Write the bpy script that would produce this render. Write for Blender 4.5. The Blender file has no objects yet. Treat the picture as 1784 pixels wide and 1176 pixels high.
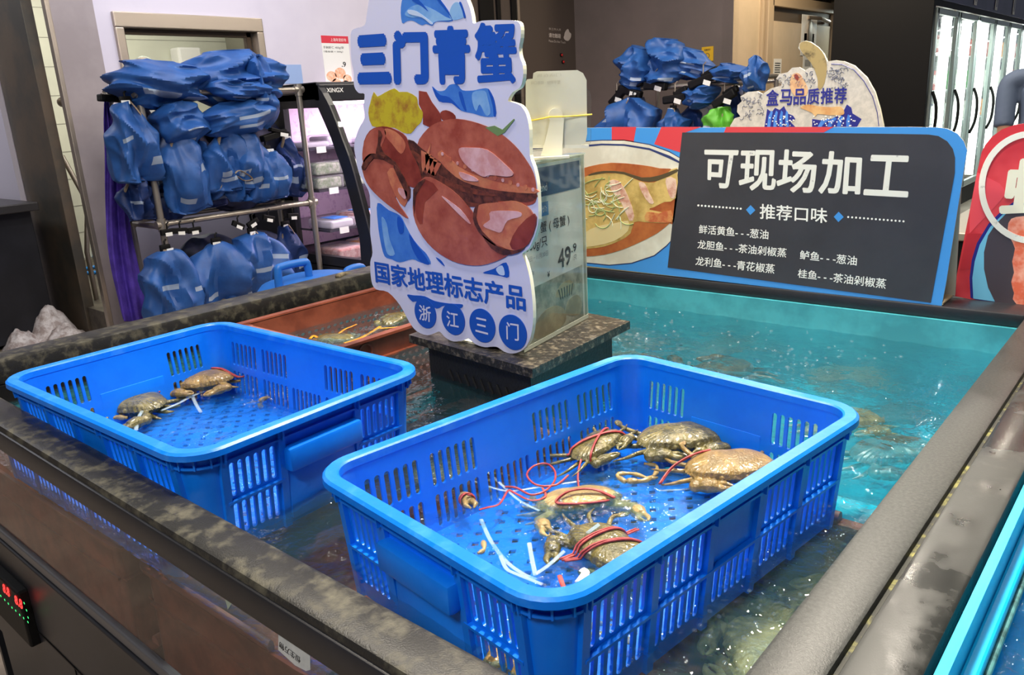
import bpy, bmesh, math, random
from math import sin, cos, pi, radians, sqrt
from mathutils import Vector, Matrix, noise

random.seed(7)
S = bpy.context.scene
COL = S.collection

# ------------------------------------------------------------------ camera
W, H = 1784, 1176
FPX = 1379.46
CAM = Vector((0, 0, 1.35))
CR = Vector((0.760526, 0.647178, -0.052544))
CU = Vector((-0.143575, 0.246536, 0.958440))
CF = Vector((-0.633235, 0.721374, -0.280415))
cd = bpy.data.cameras.new('camera')
cd.sensor_width = 36.0
cd.sensor_fit = 'HORIZONTAL'
cd.lens = FPX / W * 36.0
cd.clip_start = 0.02
cam = bpy.data.objects.new('camera', cd)
COL.objects.link(cam)
cam.matrix_world = Matrix(((CR.x, CU.x, -CF.x, CAM.x), (CR.y, CU.y, -CF.y, CAM.y), (CR.z, CU.z, -CF.z, CAM.z), (0, 0, 0, 1)))
S.camera = cam

# ------------------------------------------------------------------ world, lights, exposure
S.view_settings.view_transform = 'Standard'
S.view_settings.look = 'None'
S.view_settings.exposure = 0.0
S.view_settings.gamma = 1.0
S.view_settings.use_curve_mapping = False
S.cycles.use_denoising = True
S.cycles.max_bounces = 10
S.cycles.transparent_max_bounces = 32
S.cycles.sample_clamp_indirect = 6.0
wd = bpy.data.worlds.new('world')
S.world = wd
wd.use_nodes = True
wd.node_tree.nodes['Background'].inputs[0].default_value = (0.80, 0.86, 1.0, 1)
wd.node_tree.nodes['Background'].inputs[1].default_value = 0.20


def lamp(name, loc, target, w, col=(1, 1, 1), size=0.3, size_y=None, spread=None):
    l = bpy.data.lights.new(name, 'AREA')
    l.energy = w
    l.color = col
    l.size = size
    if size_y:
        l.shape = 'RECTANGLE'
        l.size_y = size_y
    else:
        l.shape = 'DISK'
    if spread:
        l.spread = radians(spread)
    o = bpy.data.objects.new(name, l)
    COL.objects.link(o)
    o.location = loc
    o.rotation_euler = (Vector(target) - Vector(loc)).to_track_quat('-Z', 'Y').to_euler()
    return o


WARM = (1.0, 0.90, 0.76)
lamp('tank_spotlight', (-0.55, 1.30, 3.0), (-0.65, 0.85, 0.8), 42, WARM, 0.22)
lamp('tank_spotlight', (-1.55, 0.75, 3.0), (-1.35, 0.75, 0.8), 34, WARM, 0.22)
lamp('tank_spotlight', (-0.60, 1.75, 3.0), (-0.50, 1.30, 0.8), 20, WARM, 0.22, spread=80)
lamp('aisle_panel', (-0.2, -1.1, 2.9), (-0.9, 0.8, 0.8), 48, (1, 0.95, 0.9), 1.2, 0.4)
lamp('wall_washer', (-3.6, 2.6, 3.1), (-4.8, 3.0, 1.4), 27, (0.93, 0.92, 1.0), 1.6, 0.3)
lamp('rack_spotlight', (-2.5, 1.6, 3.1), (-4.0, 2.4, 1.0), 22, (1, 0.97, 0.95), 0.4)
lamp('rear_panel', (-2.6, 5.0, 3.1), (-3.2, 6.5, 1.2), 14, (1, 0.9, 0.8), 0.8)
for lx_, ly_, lw_ in ((-3.4, 4.6, 26), (-2.0, 4.9, 30), (-0.9, 5.2, 30), (0.2, 4.4, 26), (-1.6, 3.4, 24)):
    lamp('ceiling_glint_lamp', (lx_, ly_, 3.2), (lx_ * 0.9, ly_ - 0.4, 0.8), lw_, WARM, 0.14)  # unseen ceiling lamps, added for glints on the water and crate rims
lamp('hall_fill', (-6.8, 0.3, 3.1), (-6.8, 1.8, 1.4), 40, (0.95, 0.95, 1.0), 0.6)  # unseen fill lamp added to brighten the pale wall beside the pillar
lamp('doorway_lamp', (-2.35, 6.9, 2.9), (-3.2, 7.6, 1.6), 26, (1, 0.8, 0.55), 0.2)
lamp('kitchen_lamp', (-5.8, 2.9, 2.75), (-5.9, 2.9, 0.0), 42, (1, 0.95, 0.80), 0.8)


# ------------------------------------------------------------------ pixel rays (photo frame) onto real planes
def ray(x, y):
    return CF + CR * ((x - W / 2) / FPX) - CU * ((y - H / 2) / FPX)


def onx(x, y, X):
    d = ray(x, y)
    return CAM + d * ((X - CAM.x) / d.x)


def ony(x, y, Y):
    d = ray(x, y)
    return CAM + d * ((Y - CAM.y) / d.y)


def onz(x, y, Z):
    d = ray(x, y)
    return CAM + d * ((Z - CAM.z) / d.z)


# ------------------------------------------------------------------ materials
def C(r, g, b):
    f = lambda c: (c / 255 / 12.92) if c / 255 <= 0.04045 else ((c / 255 + 0.055) / 1.055) ** 2.4
    return (f(r), f(g), f(b), 1)


MATS = {}


def mat(name, col, rough=0.5, metal=0.0, col2=None, scale=20.0, detail=4.0, lo=0.4, hi=0.6, bump=0.0, bscale=60.0, spec=0.5,
        emit=0.0, ecol=None, coat=0.0, stretch=None, rough2=None):
    if name in MATS:
        return MATS[name]
    m = bpy.data.materials.new(name)
    m.use_nodes = True
    n = m.node_tree.nodes
    L = m.node_tree.links
    b = n['Principled BSDF']
    b.inputs['Base Color'].default_value = col
    b.inputs['Roughness'].default_value = rough
    b.inputs['Metallic'].default_value = metal
    b.inputs['Specular IOR Level'].default_value = spec
    b.inputs['Coat Weight'].default_value = coat
    tc = None
    if col2 or bump:
        tc = n.new('ShaderNodeTexCoord')
        mp = n.new('ShaderNodeMapping')
        L.new(tc.outputs['Object'], mp.inputs['Vector'])
        if stretch:
            mp.inputs['Scale'].default_value = stretch
    if col2:
        t = n.new('ShaderNodeTexNoise')
        t.inputs['Scale'].default_value = scale
        t.inputs['Detail'].default_value = detail
        t.inputs['Roughness'].default_value = 0.65
        L.new(mp.outputs[0], t.inputs['Vector'])
        r = n.new('ShaderNodeValToRGB')
        r.color_ramp.elements[0].position = lo
        r.color_ramp.elements[1].position = hi
        r.color_ramp.elements[0].color = col
        r.color_ramp.elements[1].color = col2
        L.new(t.outputs['Fac'], r.inputs['Fac'])
        L.new(r.outputs['Color'], b.inputs['Base Color'])
        if rough2 is not None:
            mr = n.new('ShaderNodeMapRange')
            mr.inputs['From Min'].default_value = lo
            mr.inputs['From Max'].default_value = hi
            mr.inputs['To Min'].default_value = rough
            mr.inputs['To Max'].default_value = rough2
            L.new(t.outputs['Fac'], mr.inputs['Value'])
            L.new(mr.outputs[0], b.inputs['Roughness'])
    if bump:
        t2 = n.new('ShaderNodeTexNoise')
        t2.inputs['Scale'].default_value = bscale
        t2.inputs['Detail'].default_value = 5
        L.new(mp.outputs[0], t2.inputs['Vector'])
        bp = n.new('ShaderNodeBump')
        bp.inputs['Strength'].default_value = bump
        bp.inputs['Distance'].default_value = 0.004
        L.new(t2.outputs['Fac'], bp.inputs['Height'])
        L.new(bp.outputs[0], b.inputs['Normal'])
    if emit:
        b.inputs['Emission Color'].default_value = ecol or col
        b.inputs['Emission Strength'].default_value = emit
    MATS[name] = m
    return m


def clear(name, tint, ior=1.45, rough=0.02, bump=0.0, bscale=20.0, haze=0.0, hazecol=(0.8, 0.8, 0.8, 1), bend=0.0):
    if name in MATS:
        return MATS[name]
    m = bpy.data.materials.new(name)
    m.use_nodes = True
    n = m.node_tree.nodes
    L = m.node_tree.links
    n.remove(n['Principled BSDF'])
    out = n['Material Output']
    tr = n.new('ShaderNodeBsdfTransparent')
    tr.inputs[0].default_value = tint
    gl = n.new('ShaderNodeBsdfGlossy')
    gl.inputs['Roughness'].default_value = rough
    gl.inputs['Color'].default_value = (1, 1, 1, 1)
    fr = n.new('ShaderNodeLayerWeight')          # Schlick reflectance, the same from both sides
    fr.inputs['Blend'].default_value = 0.5
    f0 = ((ior - 1) / (ior + 1)) ** 2
    pw = n.new('ShaderNodeMath')
    pw.operation = 'POWER'
    pw.inputs[1].default_value = 5.0
    L.new(fr.outputs['Facing'], pw.inputs[0])
    ma = n.new('ShaderNodeMath')
    ma.operation = 'MULTIPLY_ADD'
    ma.inputs[1].default_value = 1 - f0
    ma.inputs[2].default_value = f0
    L.new(pw.outputs[0], ma.inputs[0])
    mx = n.new('ShaderNodeMixShader')
    L.new(ma.outputs[0], mx.inputs[0])
    src = tr
    rf = None
    if bend:                                       # part of the light is bent by the waves
        rf = n.new('ShaderNodeBsdfRefraction')
        rf.inputs['Color'].default_value = tint
        rf.inputs['Roughness'].default_value = 0.0
        rf.inputs['IOR'].default_value = 1.33
        m3 = n.new('ShaderNodeMixShader')
        m3.inputs[0].default_value = bend
        L.new(tr.outputs[0], m3.inputs[1])
        L.new(rf.outputs[0], m3.inputs[2])
        src = m3
    if haze:
        df = n.new('ShaderNodeBsdfDiffuse')
        df.inputs[0].default_value = hazecol
        m2 = n.new('ShaderNodeMixShader')
        m2.inputs[0].default_value = haze
        L.new(src.outputs[0], m2.inputs[1])
        L.new(df.outputs[0], m2.inputs[2])
        src = m2
    L.new(src.outputs[0], mx.inputs[1])
    L.new(gl.outputs[0], mx.inputs[2])
    L.new(mx.outputs[0], out.inputs['Surface'])
    if bump:
        tc = n.new('ShaderNodeTexCoord')
        t = n.new('ShaderNodeTexNoise')
        t.inputs['Scale'].default_value = bscale
        t.inputs['Detail'].default_value = 3
        L.new(tc.outputs['Object'], t.inputs['Vector'])
        bp = n.new('ShaderNodeBump')
        bp.inputs['Strength'].default_value = bump
        bp.inputs['Distance'].default_value = 0.01
        L.new(t.outputs['Fac'], bp.inputs['Height'])
        L.new(bp.outputs[0], gl.inputs['Normal'])
        L.new(bp.outputs[0], fr.inputs['Normal'])
        if rf:
            L.new(bp.outputs[0], rf.inputs['Normal'])
    MATS[name] = m
    return m


M_blue = mat('blue_plastic', (0.0, 0.165, 0.80, 1), 0.34, col2=(0.004, 0.20, 0.86, 1), scale=9, bump=0.05, bscale=180)
M_blue_scuff = mat('blue_plastic_rim', (0.0, 0.19, 0.84, 1), 0.36, col2=(0.05, 0.30, 0.90, 1), scale=26, detail=8, lo=0.50, hi=0.78, bump=0.08, bscale=120)
M_brown = mat('brown_plastic', C(108, 52, 36), 0.4, col2=C(128, 66, 46), scale=18, bump=0.05, bscale=120)
M_rim = mat('black_stone_rim', C(36, 36, 35), 0.36, col2=C(112, 108, 90), scale=30, detail=15, lo=0.48, hi=0.84, bump=0.16, bscale=520, rough2=0.7)
M_rimc = mat('clean_stone_rim', C(38, 41, 40), 0.45, col2=C(66, 69, 66), scale=260, detail=10, lo=0.40, hi=0.72, bump=0.12, bscale=600)
M_rimw = mat('wet_stone_rim', C(34, 36, 35), 0.24, col2=C(50, 52, 50), scale=3.2, detail=6, lo=0.46, hi=0.54, rough2=0.5, bump=0.04, bscale=500)
M_black = mat('black_laminate', C(30, 31, 36), 0.38, col2=C(36, 37, 43), scale=6)
M_black_matte = mat('black_matte', C(9, 9, 10), 0.55, spec=0.25)
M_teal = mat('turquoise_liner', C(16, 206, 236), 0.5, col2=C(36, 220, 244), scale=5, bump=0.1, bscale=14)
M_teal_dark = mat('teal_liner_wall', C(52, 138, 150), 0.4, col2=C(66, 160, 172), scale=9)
M_steel = mat('brushed_steel', C(186, 174, 160), 0.34, 0.8, bump=0.12, bscale=40, stretch=(1, 1, 30))
M_tube = mat('steel_tube', C(168, 160, 150), 0.34, 0.75)
M_board_edge = mat('foam_board_edge', C(240, 236, 208), 0.6)
M_board = mat('sign_face', C(212, 214, 240), 0.45)  # white paper; the bluish tint of its light is put into the colour
M_print_blue = mat('print_blue', C(24, 84, 188), 0.4)
M_print_navy = mat('print_navy', C(30, 36, 130), 0.4)
M_print_sky = mat('print_sky', C(104, 158, 222), 0.4, col2=C(140, 186, 232), scale=14)
M_print_mid = mat('print_mid_blue', C(52, 112, 206), 0.4, col2=C(72, 132, 216), scale=12)
M_white = mat('print_white', C(238, 238, 234), 0.5)
M_card = mat('paper_card', C(222, 222, 214), 0.55, col2=C(206, 206, 198), scale=8)
M_ink = mat('print_ink', C(34, 38, 44), 0.5)
M_bag = mat('bag_fabric', C(30, 76, 142), 0.5, col2=C(40, 90, 160), scale=9, bump=0.1, bscale=90)
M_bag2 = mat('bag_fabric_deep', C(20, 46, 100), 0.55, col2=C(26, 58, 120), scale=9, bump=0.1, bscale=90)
M_bagprint = mat('bag_print', C(150, 166, 190), 0.55)
M_strap = mat('beige_webbing', C(150, 132, 112), 0.8, bump=0.2, bscale=300)
M_purple = mat('purple_mesh_cloth', C(84, 58, 176), 0.7, col2=C(68, 44, 150), scale=14, bump=0.4, bscale=200)
M_wallw = mat('white_wall_paint', C(214, 208, 222), 0.5, col2=C(204, 198, 214), scale=1.2, bump=0.05, bscale=60)
M_wallp = mat('pink_grey_paint', C(150, 140, 142), 0.6, col2=C(160, 150, 152), scale=3)
M_dark = mat('dark_taupe_paint', C(104, 94, 90), 0.6, col2=C(112, 100, 96), scale=2)
M_beige = mat('beige_paint', C(208, 188, 160), 0.55, col2=C(198, 180, 152), scale=2)
M_ceil = mat('ceiling_paint', C(70, 68, 68), 0.8)
M_kit = mat('kitchen_tile', C(222, 224, 206), 0.3, col2=C(212, 214, 198), scale=2)
M_red = mat('red_cord', C(148, 44, 44), 0.45, col2=C(178, 78, 74), scale=60)
M_yellow = mat('yellow_rubber', C(226, 196, 60), 0.45)
M_glass = clear('clear_glass', (0.95, 0.96, 0.96, 1), 1.25, 0.02)
def water_pane(name, ior, haze, hazecol):
    m = bpy.data.materials.new(name)
    m.use_nodes = True
    n = m.node_tree.nodes
    L = m.node_tree.links
    n.remove(n['Principled BSDF'])
    gl = n.new('ShaderNodeBsdfGlass')
    gl.inputs['IOR'].default_value = ior
    gl.inputs['Roughness'].default_value = 0.02
    df = n.new('ShaderNodeBsdfDiffuse')
    df.inputs[0].default_value = hazecol
    mx = n.new('ShaderNodeMixShader')
    mx.inputs[0].default_value = haze
    L.new(gl.outputs[0], mx.inputs[1])
    L.new(df.outputs[0], mx.inputs[2])
    L.new(mx.outputs[0], n['Material Output'].inputs['Surface'])
    return m


M_tankglass = water_pane('wet_front_glass', 1.33, 0.07, C(160, 150, 146))  # diffuse haze stands in for the bright aisle reflected in the glass
M_acryl = clear('clear_acrylic', (0.96, 0.97, 0.95, 1), 1.22, 0.05, haze=0.015)
M_water = clear('tank_water', (0.80, 0.95, 0.98, 1), 1.5, 0.012, bump=0.9, bscale=30, haze=0.03, hazecol=C(120, 214, 240), bend=0.26)


# ------------------------------------------------------------------ object helpers
def tag(o, label=None, cat=None, group=None, kind=None):
    if label:
        o['label'] = label
    if cat:
        o['category'] = cat
    if group:
        o['group'] = group
    if kind:
        o['kind'] = kind
    return o


def thing(name, label, cat, loc=(0, 0, 0), rz=0.0, group=None, rot=None):
    o = bpy.data.objects.new(name, None)
    o.empty_display_size = 0.05
    COL.objects.link(o)
    o.location = loc
    o.rotation_euler = rot if rot else (0, 0, rz)
    return tag(o, label, cat, group)


def wmat(o):
    m = o.matrix_basis.copy()
    return wmat(o.parent) @ m if o.parent else m


class MB:
    """collects shapes that become ONE mesh object"""

    def __init__(self):
        self.v = []
        self.f = []
        self.mi = []
        self.uv = None

    def add(self, vs, fs, mi=0):
        n = len(self.v)
        self.v += [Vector(v) for v in vs]
        self.f += [tuple(i + n for i in f) for f in fs]
        self.mi += [mi] * len(fs)
        return self

    def box(self, c, s, rz=0.0, bev=0.0, mi=0, M=None):
        bm = bmesh.new()
        bmesh.ops.create_cube(bm, size=1)
        for v in bm.verts:
            v.co = Vector((v.co.x * s[0], v.co.y * s[1], v.co.z * s[2]))
        if bev:
            bmesh.ops.bevel(bm, geom=bm.edges[:], offset=min(bev, min(s) * 0.45), segments=2, affect='EDGES', profile=0.5)
        R = M if M else Matrix.Rotation(rz, 4, 'Z')
        bm.verts.index_update()
        vs = [R @ v.co + Vector(c) for v in bm.verts]
        fs = [[v.index for v in f.verts] for f in bm.faces]
        bm.free()
        return self.add(vs, fs, mi)

    def boxp(self, a, b, bev=0.0, mi=0):
        a, b = Vector(a), Vector(b)
        return self.box((a + b) / 2, [max(abs(x), 1e-5) for x in (b - a)], 0, bev, mi)

    def tube(self, pts, r, n=8, mi=0, closed=False, cap=True, flat=1.0):
        pts = [Vector(p) for p in pts]
        rs = r if isinstance(r, (list, tuple)) else [r] * len(pts)
        k = len(pts)
        vs, fs = [], []
        prev = None
        for i, p in enumerate(pts):
            if closed:
                t = pts[(i + 1) % k] - pts[i - 1]
            else:
                t = pts[min(i + 1, k - 1)] - pts[max(i - 1, 0)]
            if t.length < 1e-9:
                t = Vector((0, 0, 1))
            t.normalize()
            if prev is None:
                a = Vector((0, 0, 1)) if abs(t.z) < 0.9 else Vector((1, 0, 0))
                u = t.cross(a).normalized()
            else:
                u = (prev - t * prev.dot(t))
                u = u.normalized() if u.length > 1e-6 else t.orthogonal().normalized()
            prev = u
            w = t.cross(u)
            for j in range(n):
                an = 2 * pi * j / n
                vs.append(p + (u * cos(an) + w * sin(an) * flat) * rs[i])
        for i in range(k if closed else k - 1):
            for j in range(n):
                a, b = i * n, ((i + 1) % k) * n
                fs.append((a + j, a + (j + 1) % n, b + (j + 1) % n, b + j))
        if cap and not closed:
            fs.append(tuple(range(n - 1, -1, -1)))
            fs.append(tuple(range((k - 1) * n, k * n)))
        return self.add(vs, fs, mi)

    def cyl(self, a, b, r, n=16, mi=0, r2=None):
        return self.tube([a, b], [r, r if r2 is None else r2], n, mi)

    def ball(self, c, r, n=12, m=8, mi=0, M=None):
        rx, ry, rz = (r, r, r) if not isinstance(r, (tuple, list)) else r
        vs, fs = [Vector((0, 0, rz))], []
        for i in range(1, m):
            for j in range(n):
                t, a = pi * i / m, 2 * pi * j / n
                vs.append(Vector((rx * sin(t) * cos(a), ry * sin(t) * sin(a), rz * cos(t))))
        vs.append(Vector((0, 0, -rz)))
        for j in range(n):
            fs.append((0, 1 + j, 1 + (j + 1) % n))
            e = len(vs) - 1
            fs.append((e, e - n + (j + 1) % n, e - n + j))
        for i in range(m - 2):
            for j in range(n):
                a = 1 + i * n
                fs.append((a + j, a + n + j, a + n + (j + 1) % n, a + (j + 1) % n))
        c = Vector(c)
        return self.add([(M @ v if M else v) + c for v in vs], fs, mi)

    def lathe(self, prof, c=(0, 0, 0), n=24, mi=0):
        vs, fs = [], []
        for r, z in prof:
            for j in range(n):
                a = 2 * pi * j / n
                vs.append(Vector((r * cos(a), r * sin(a), z)) + Vector(c))
        for i in range(len(prof) - 1):
            for j in range(n):
                fs.append((i * n + j, i * n + (j + 1) % n, (i + 1) * n + (j + 1) % n, (i + 1) * n + j))
        return self.add(vs, fs, mi)

    def prism(self, loop, ext, mi=0):
        """solid from a planar world-space loop pushed along ext"""
        n = len(loop)
        vs = [Vector(p) for p in loop] + [Vector(p) + Vector(ext) for p in loop]
        fs = [tuple(range(n)), tuple(range(2 * n - 1, n - 1, -1))]
        fs += [(i, i + n, (i + 1) % n + n, (i + 1) % n) for i in range(n)]
        return self.add(vs, fs, mi)

    def mesh(self, name):
        me = bpy.data.meshes.new(name)
        me.from_pydata([tuple(v) for v in self.v], [], self.f)
        bm = bmesh.new()
        bm.from_mesh(me)
        for f, i in zip(bm.faces, self.mi):
            f.material_index = i
        bmesh.ops.recalc_face_normals(bm, faces=bm.faces[:])
        bm.to_mesh(me)
        bm.free()
        return me

    def build(self, name, m, parent=None, world=False, smooth=False, loc=None):
        if world and parent is not None:
            I = wmat(parent).inverted()
            self.v = [I @ v for v in self.v]
        elif loc is not None:
            self.v = [v - Vector(loc) for v in self.v]
        me = self.mesh(name)
        for x in (m if isinstance(m, (list, tuple)) else [m]):
            me.materials.append(x)
        if smooth:
            for p in me.polygons:
                p.use_smooth = True
            if smooth != 'all':
                me.set_sharp_from_angle(angle=radians(38))
        o = bpy.data.objects.new(name, me)
        COL.objects.link(o)
        if parent is not None:
            o.parent = parent
        elif loc is not None:
            o.location = loc
        return o


def struct(o):
    o['kind'] = 'structure'
    return o


def copy_tree(o, parent=None):
    c = o.copy()
    COL.objects.link(c)
    if parent is not None:
        c.parent = parent
    for ch in list(o.children):
        copy_tree(ch, c)
    return c


def smooth_loop(pts, k=4):
    """closed Catmull-Rom through 2D points"""
    n = len(pts)
    out = []
    for i in range(n):
        p0, p1, p2, p3 = pts[i - 1], pts[i], pts[(i + 1) % n], pts[(i + 2) % n]
        for j in range(k):
            t = j / k
            out.append(tuple(0.5 * ((2 * p1[a]) + (-p0[a] + p2[a]) * t + (2 * p0[a] - 5 * p1[a] + 4 * p2[a] - p3[a]) * t * t
                                    + (-p0[a] + 3 * p1[a] - 3 * p2[a] + p3[a]) * t ** 3) for a in (0, 1)))
    return out


def spline(pts, k=6):
    pts = [Vector(p) for p in pts]
    out = []
    n = len(pts)
    for i in range(n - 1):
        p0, p1, p2, p3 = pts[max(i - 1, 0)], pts[i], pts[i + 1], pts[min(i + 2, n - 1)]
        for j in range(k):
            t = j / k
            out.append(0.5 * ((2 * p1) + (p2 - p0) * t + (2 * p0 - 5 * p1 + 4 * p2 - p3) * t * t + (3 * p1 - p0 - 3 * p2 + p3) * t ** 3))
    out.append(pts[-1])
    return out


def curve_fill(loops, extrude):
    """flat 2D shape with holes -> (verts, faces), thickness 2*extrude about z=0"""
    cu = bpy.data.curves.new('tmp', 'CURVE')
    cu.dimensions = '2D'
    cu.fill_mode = 'BOTH'
    cu.extrude = extrude
    for lp in loops:
        sp = cu.splines.new('POLY')
        sp.points.add(len(lp) - 1)
        for p, q in zip(sp.points, lp):
            p.co = (q[0], q[1], 0, 1)
        sp.use_cyclic_u = True
    o = bpy.data.objects.new('tmp', cu)
    COL.objects.link(o)
    dg = bpy.context.evaluated_depsgraph_get()
    dg.update()
    me = bpy.data.meshes.new_from_object(o.evaluated_get(dg))
    vs = [v.co.copy() for v in me.vertices]
    fs = [tuple(p.vertices) for p in me.polygons]
    bpy.data.objects.remove(o)
    bpy.data.curves.remove(cu)
    bpy.data.meshes.remove(me)
    return vs, fs


def glyphs(s, offset=0.0, extrude=0.0):
    cu = bpy.data.curves.new('tmp', 'FONT')
    cu.body = s
    cu.size = 1.0
    cu.offset = offset
    cu.extrude = extrude
    cu.resolution_u = 3
    o = bpy.data.objects.new('tmp', cu)
    COL.objects.link(o)
    dg = bpy.context.evaluated_depsgraph_get()
    dg.update()
    me = bpy.data.meshes.new_from_object(o.evaluated_get(dg))
    vs = [v.co.copy() for v in me.vertices]
    fs = [tuple(p.vertices) for p in me.polygons]
    bpy.data.objects.remove(o)
    bpy.data.curves.remove(cu)
    bpy.data.meshes.remove(me)
    return vs, fs


class Plane:
    """a real plane in the place; photo points land on it, prints lie on it in thin layers"""

    def __init__(self, O, ex, ey):
        self.O, self.ex, self.ey = Vector(O), Vector(ex).normalized(), Vector(ey).normalized()
        self.n = self.ex.cross(self.ey).normalized()
        if self.n.dot(CAM - self.O) < 0:
            self.n = -self.n

    def px(self, p):
        d = ray(*p)
        q = CAM + d * ((self.O - CAM).dot(self.n) / d.dot(self.n))
        q = q - self.O
        return (q.dot(self.ex), q.dot(self.ey))

    def w(self, st, h=0.0):
        return self.O + self.ex * st[0] + self.ey * st[1] + self.n * h

    def poly(self, pix, name, m, parent, layer=1, sm=0, plane=False, label=None):
        pts = smooth_loop(pix, sm) if sm else pix
        st = pts if plane else [self.px(p) for p in pts]
        mb = MB()
        mb.prism([self.w(s, 0.0001) for s in st], self.n * (0.0003 * layer))
        o = mb.build(name, m, parent, world=True)
        if label:
            o['label'] = label
        return o

    def polys(self, list_pix, name, m, parent, layer=1, sm=0, plane=False, one=False):
        if not one:                          # every printed patch is a part of its own
            for pix in list_pix:
                self.poly(pix, name, m, parent, layer, sm, plane)
            return
        mb = MB()
        for pix in list_pix:
            pts = smooth_loop(pix, sm) if sm else pix
            st = pts if plane else [self.px(p) for p in pts]
            mb.prism([self.w(s, 0.0001) for s in st], self.n * (0.0003 * layer))
        return mb.build(name, m, parent, world=True)

    def disc(self, pix, r, name, m, parent, layer=1, n=40, ry=None):
        c = self.px(pix)
        return self.poly([(c[0] + r * cos(2 * pi * i / n), c[1] + (ry or r) * sin(2 * pi * i / n)) for i in range(n)], name, m, parent, layer, plane=True)

    def text(self, s, quad, m, parent, layer=2, bold=0.0, name='lettering', plane=False, label=None, mirror=False):
        vs, fs = glyphs(s)
        if not vs:
            return None
        n0 = len(vs)
        if bold:                       # heavier strokes: the glyph laid over itself round a small circle
            K = 10
            allv, allf = list(vs), list(fs)
            for k in range(K):
                d = Vector((cos(2 * pi * k / K), sin(2 * pi * k / K), 0)) * bold
                b = len(allv)
                allv += [v + d for v in vs]
                allf += [tuple(i + b for i in f) for f in fs]
            vs, fs = allv, allf
        x0, x1 = min(v.x for v in vs), max(v.x for v in vs)
        y0, y1 = min(v.y for v in vs), max(v.y for v in vs)
        q = quad if plane else [self.px(p) for p in quad]
        TL, TR, BR, BL = [Vector(a) for a in q]
        mb = MB()
        out = []
        for j, v in enumerate(vs):
            a, b = (v.x - x0) / max(x1 - x0, 1e-6), (v.y - y0) / max(y1 - y0, 1e-6)
            if mirror:
                a = 1 - a
            st = (TL * (1 - a) + TR * a) * b + (BL * (1 - a) + BR * a) * (1 - b)
            out.append(self.w(st, 0.0001 + 0.0003 * layer + 0.000006 * (j // n0)))
        mb.add(out, fs)
        o = mb.build(name, m, parent, world=True)
        if label:
            o['label'] = label
        return o


def Z(ox, oy, sc):
    return lambda pts: [(ox + x / sc, oy + y / sc) for x, y in pts]


def solid_board(pl, st, th, name, mats, parent):
    """board with a front face (material 0) and edges/back (material 1), front on the plane"""
    vs, fs = curve_fill([st], 0.0)
    mb = MB()
    mb.add([pl.w((v.x, v.y), 0) for v in vs], fs, 0)
    mb.add([pl.w((v.x, v.y), -th) for v in vs], fs, 1)
    n = len(st)
    mb.add([pl.w(s, 0) for s in st] + [pl.w(s, -th) for s in st], [(i, (i + 1) % n, n + (i + 1) % n, n + i) for i in range(n)], 1)
    return mb.build(name, mats, parent, world=True)


# ================================================================== THE ROOM
FZ = 0.10          # floor height
WX = -4.85         # wall with the kitchen window
o = MB().box((-2, 5, FZ - 0.05), (16, 22, 0.1)).build('floor', mat('floor_tile', C(150, 136, 122), 0.5, col2=C(132, 120, 108), scale=6, bump=0.1, bscale=30))
struct(o)
o = MB().box((-2, 5, 3.35), (16, 22, 0.1)).build('ceiling', M_ceil)
struct(o)


def wpx(x, y):
    p = onx(x, y, WX)
    return p.y, p.z


# window opening
wy0, wy1 = 2.235, 3.185
wz0, wz1 = 1.12, 1.975
mb = MB()
mb.boxp((WX - 0.06, 1.9, FZ), (WX, wy0, 3.3))
mb.boxp((WX - 0.12, wy1, FZ), (WX, 4.25, 3.3))
mb.boxp((WX - 0.12, wy0, FZ), (WX, wy1, wz0))
mb.boxp((WX - 0.12, wy0, wz1), (WX, wy1, 3.3))
struct(mb.build('wall_window', M_wallw))
mb = MB().boxp((WX - 0.02, 1.885, FZ), (WX + 0.012, 2.13, 3.3))
struct(mb.build('trim_1', M_wallp))
mb = MB().boxp((WX - 0.03, 1.875, FZ), (WX + 0.016, 1.90, 3.3), 0.003)
struct(mb.build('trim_2', M_steel))
# window frame
fr = thing('window_1', 'steel framed kitchen window above the bag rack', 'window', (WX, (wy0 + wy1) / 2, wz0))
fr['kind'] = 'structure'
mb = MB()
fw = 0.075
for a, b in (((WX - 0.10, wy0 - 0.01, wz1 - fw), (WX + 0.025, wy1 + 0.01, wz1 + 0.01)), ((WX - 0.10, wy0 - 0.01, wz0 - 0.01), (WX + 0.025, wy1 + 0.01, wz0 + fw)),
             ((WX - 0.10, wy0 - 0.01, wz0 + fw), (WX + 0.025, wy0 + fw * 0.55, wz1 - fw)), ((WX - 0.10, wy1 - fw * 0.55, wz0 + fw), (WX + 0.025, wy1 + 0.01, wz1 - fw))):
    mb.boxp(a, b, 0.006)
mb.build('frame', M_steel, fr, world=True)
mb = MB()
a, b = wy0 + 0.045, wy1 - 0.045
for p, q in (((WX - 0.09, a, wz1 - fw - 0.03), (WX - 0.05, b, wz1 - fw)), ((WX - 0.09, b - 0.035, wz0), (WX - 0.05, b, wz1 - fw)), ((WX - 0.09, a, wz0), (WX - 0.05, a + 0.02, wz1 - fw))):
    mb.boxp(p, q, 0.003)
mb.build('sash', mat('dark_steel', C(92, 80, 70), 0.35, 0.8), fr, world=True)
MB().boxp((WX - 0.075, a + 0.02, wz0 + 0.05), (WX - 0.069, b - 0.035, wz1 - fw - 0.03)).build('pane', M_glass, fr, world=True)

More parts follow.
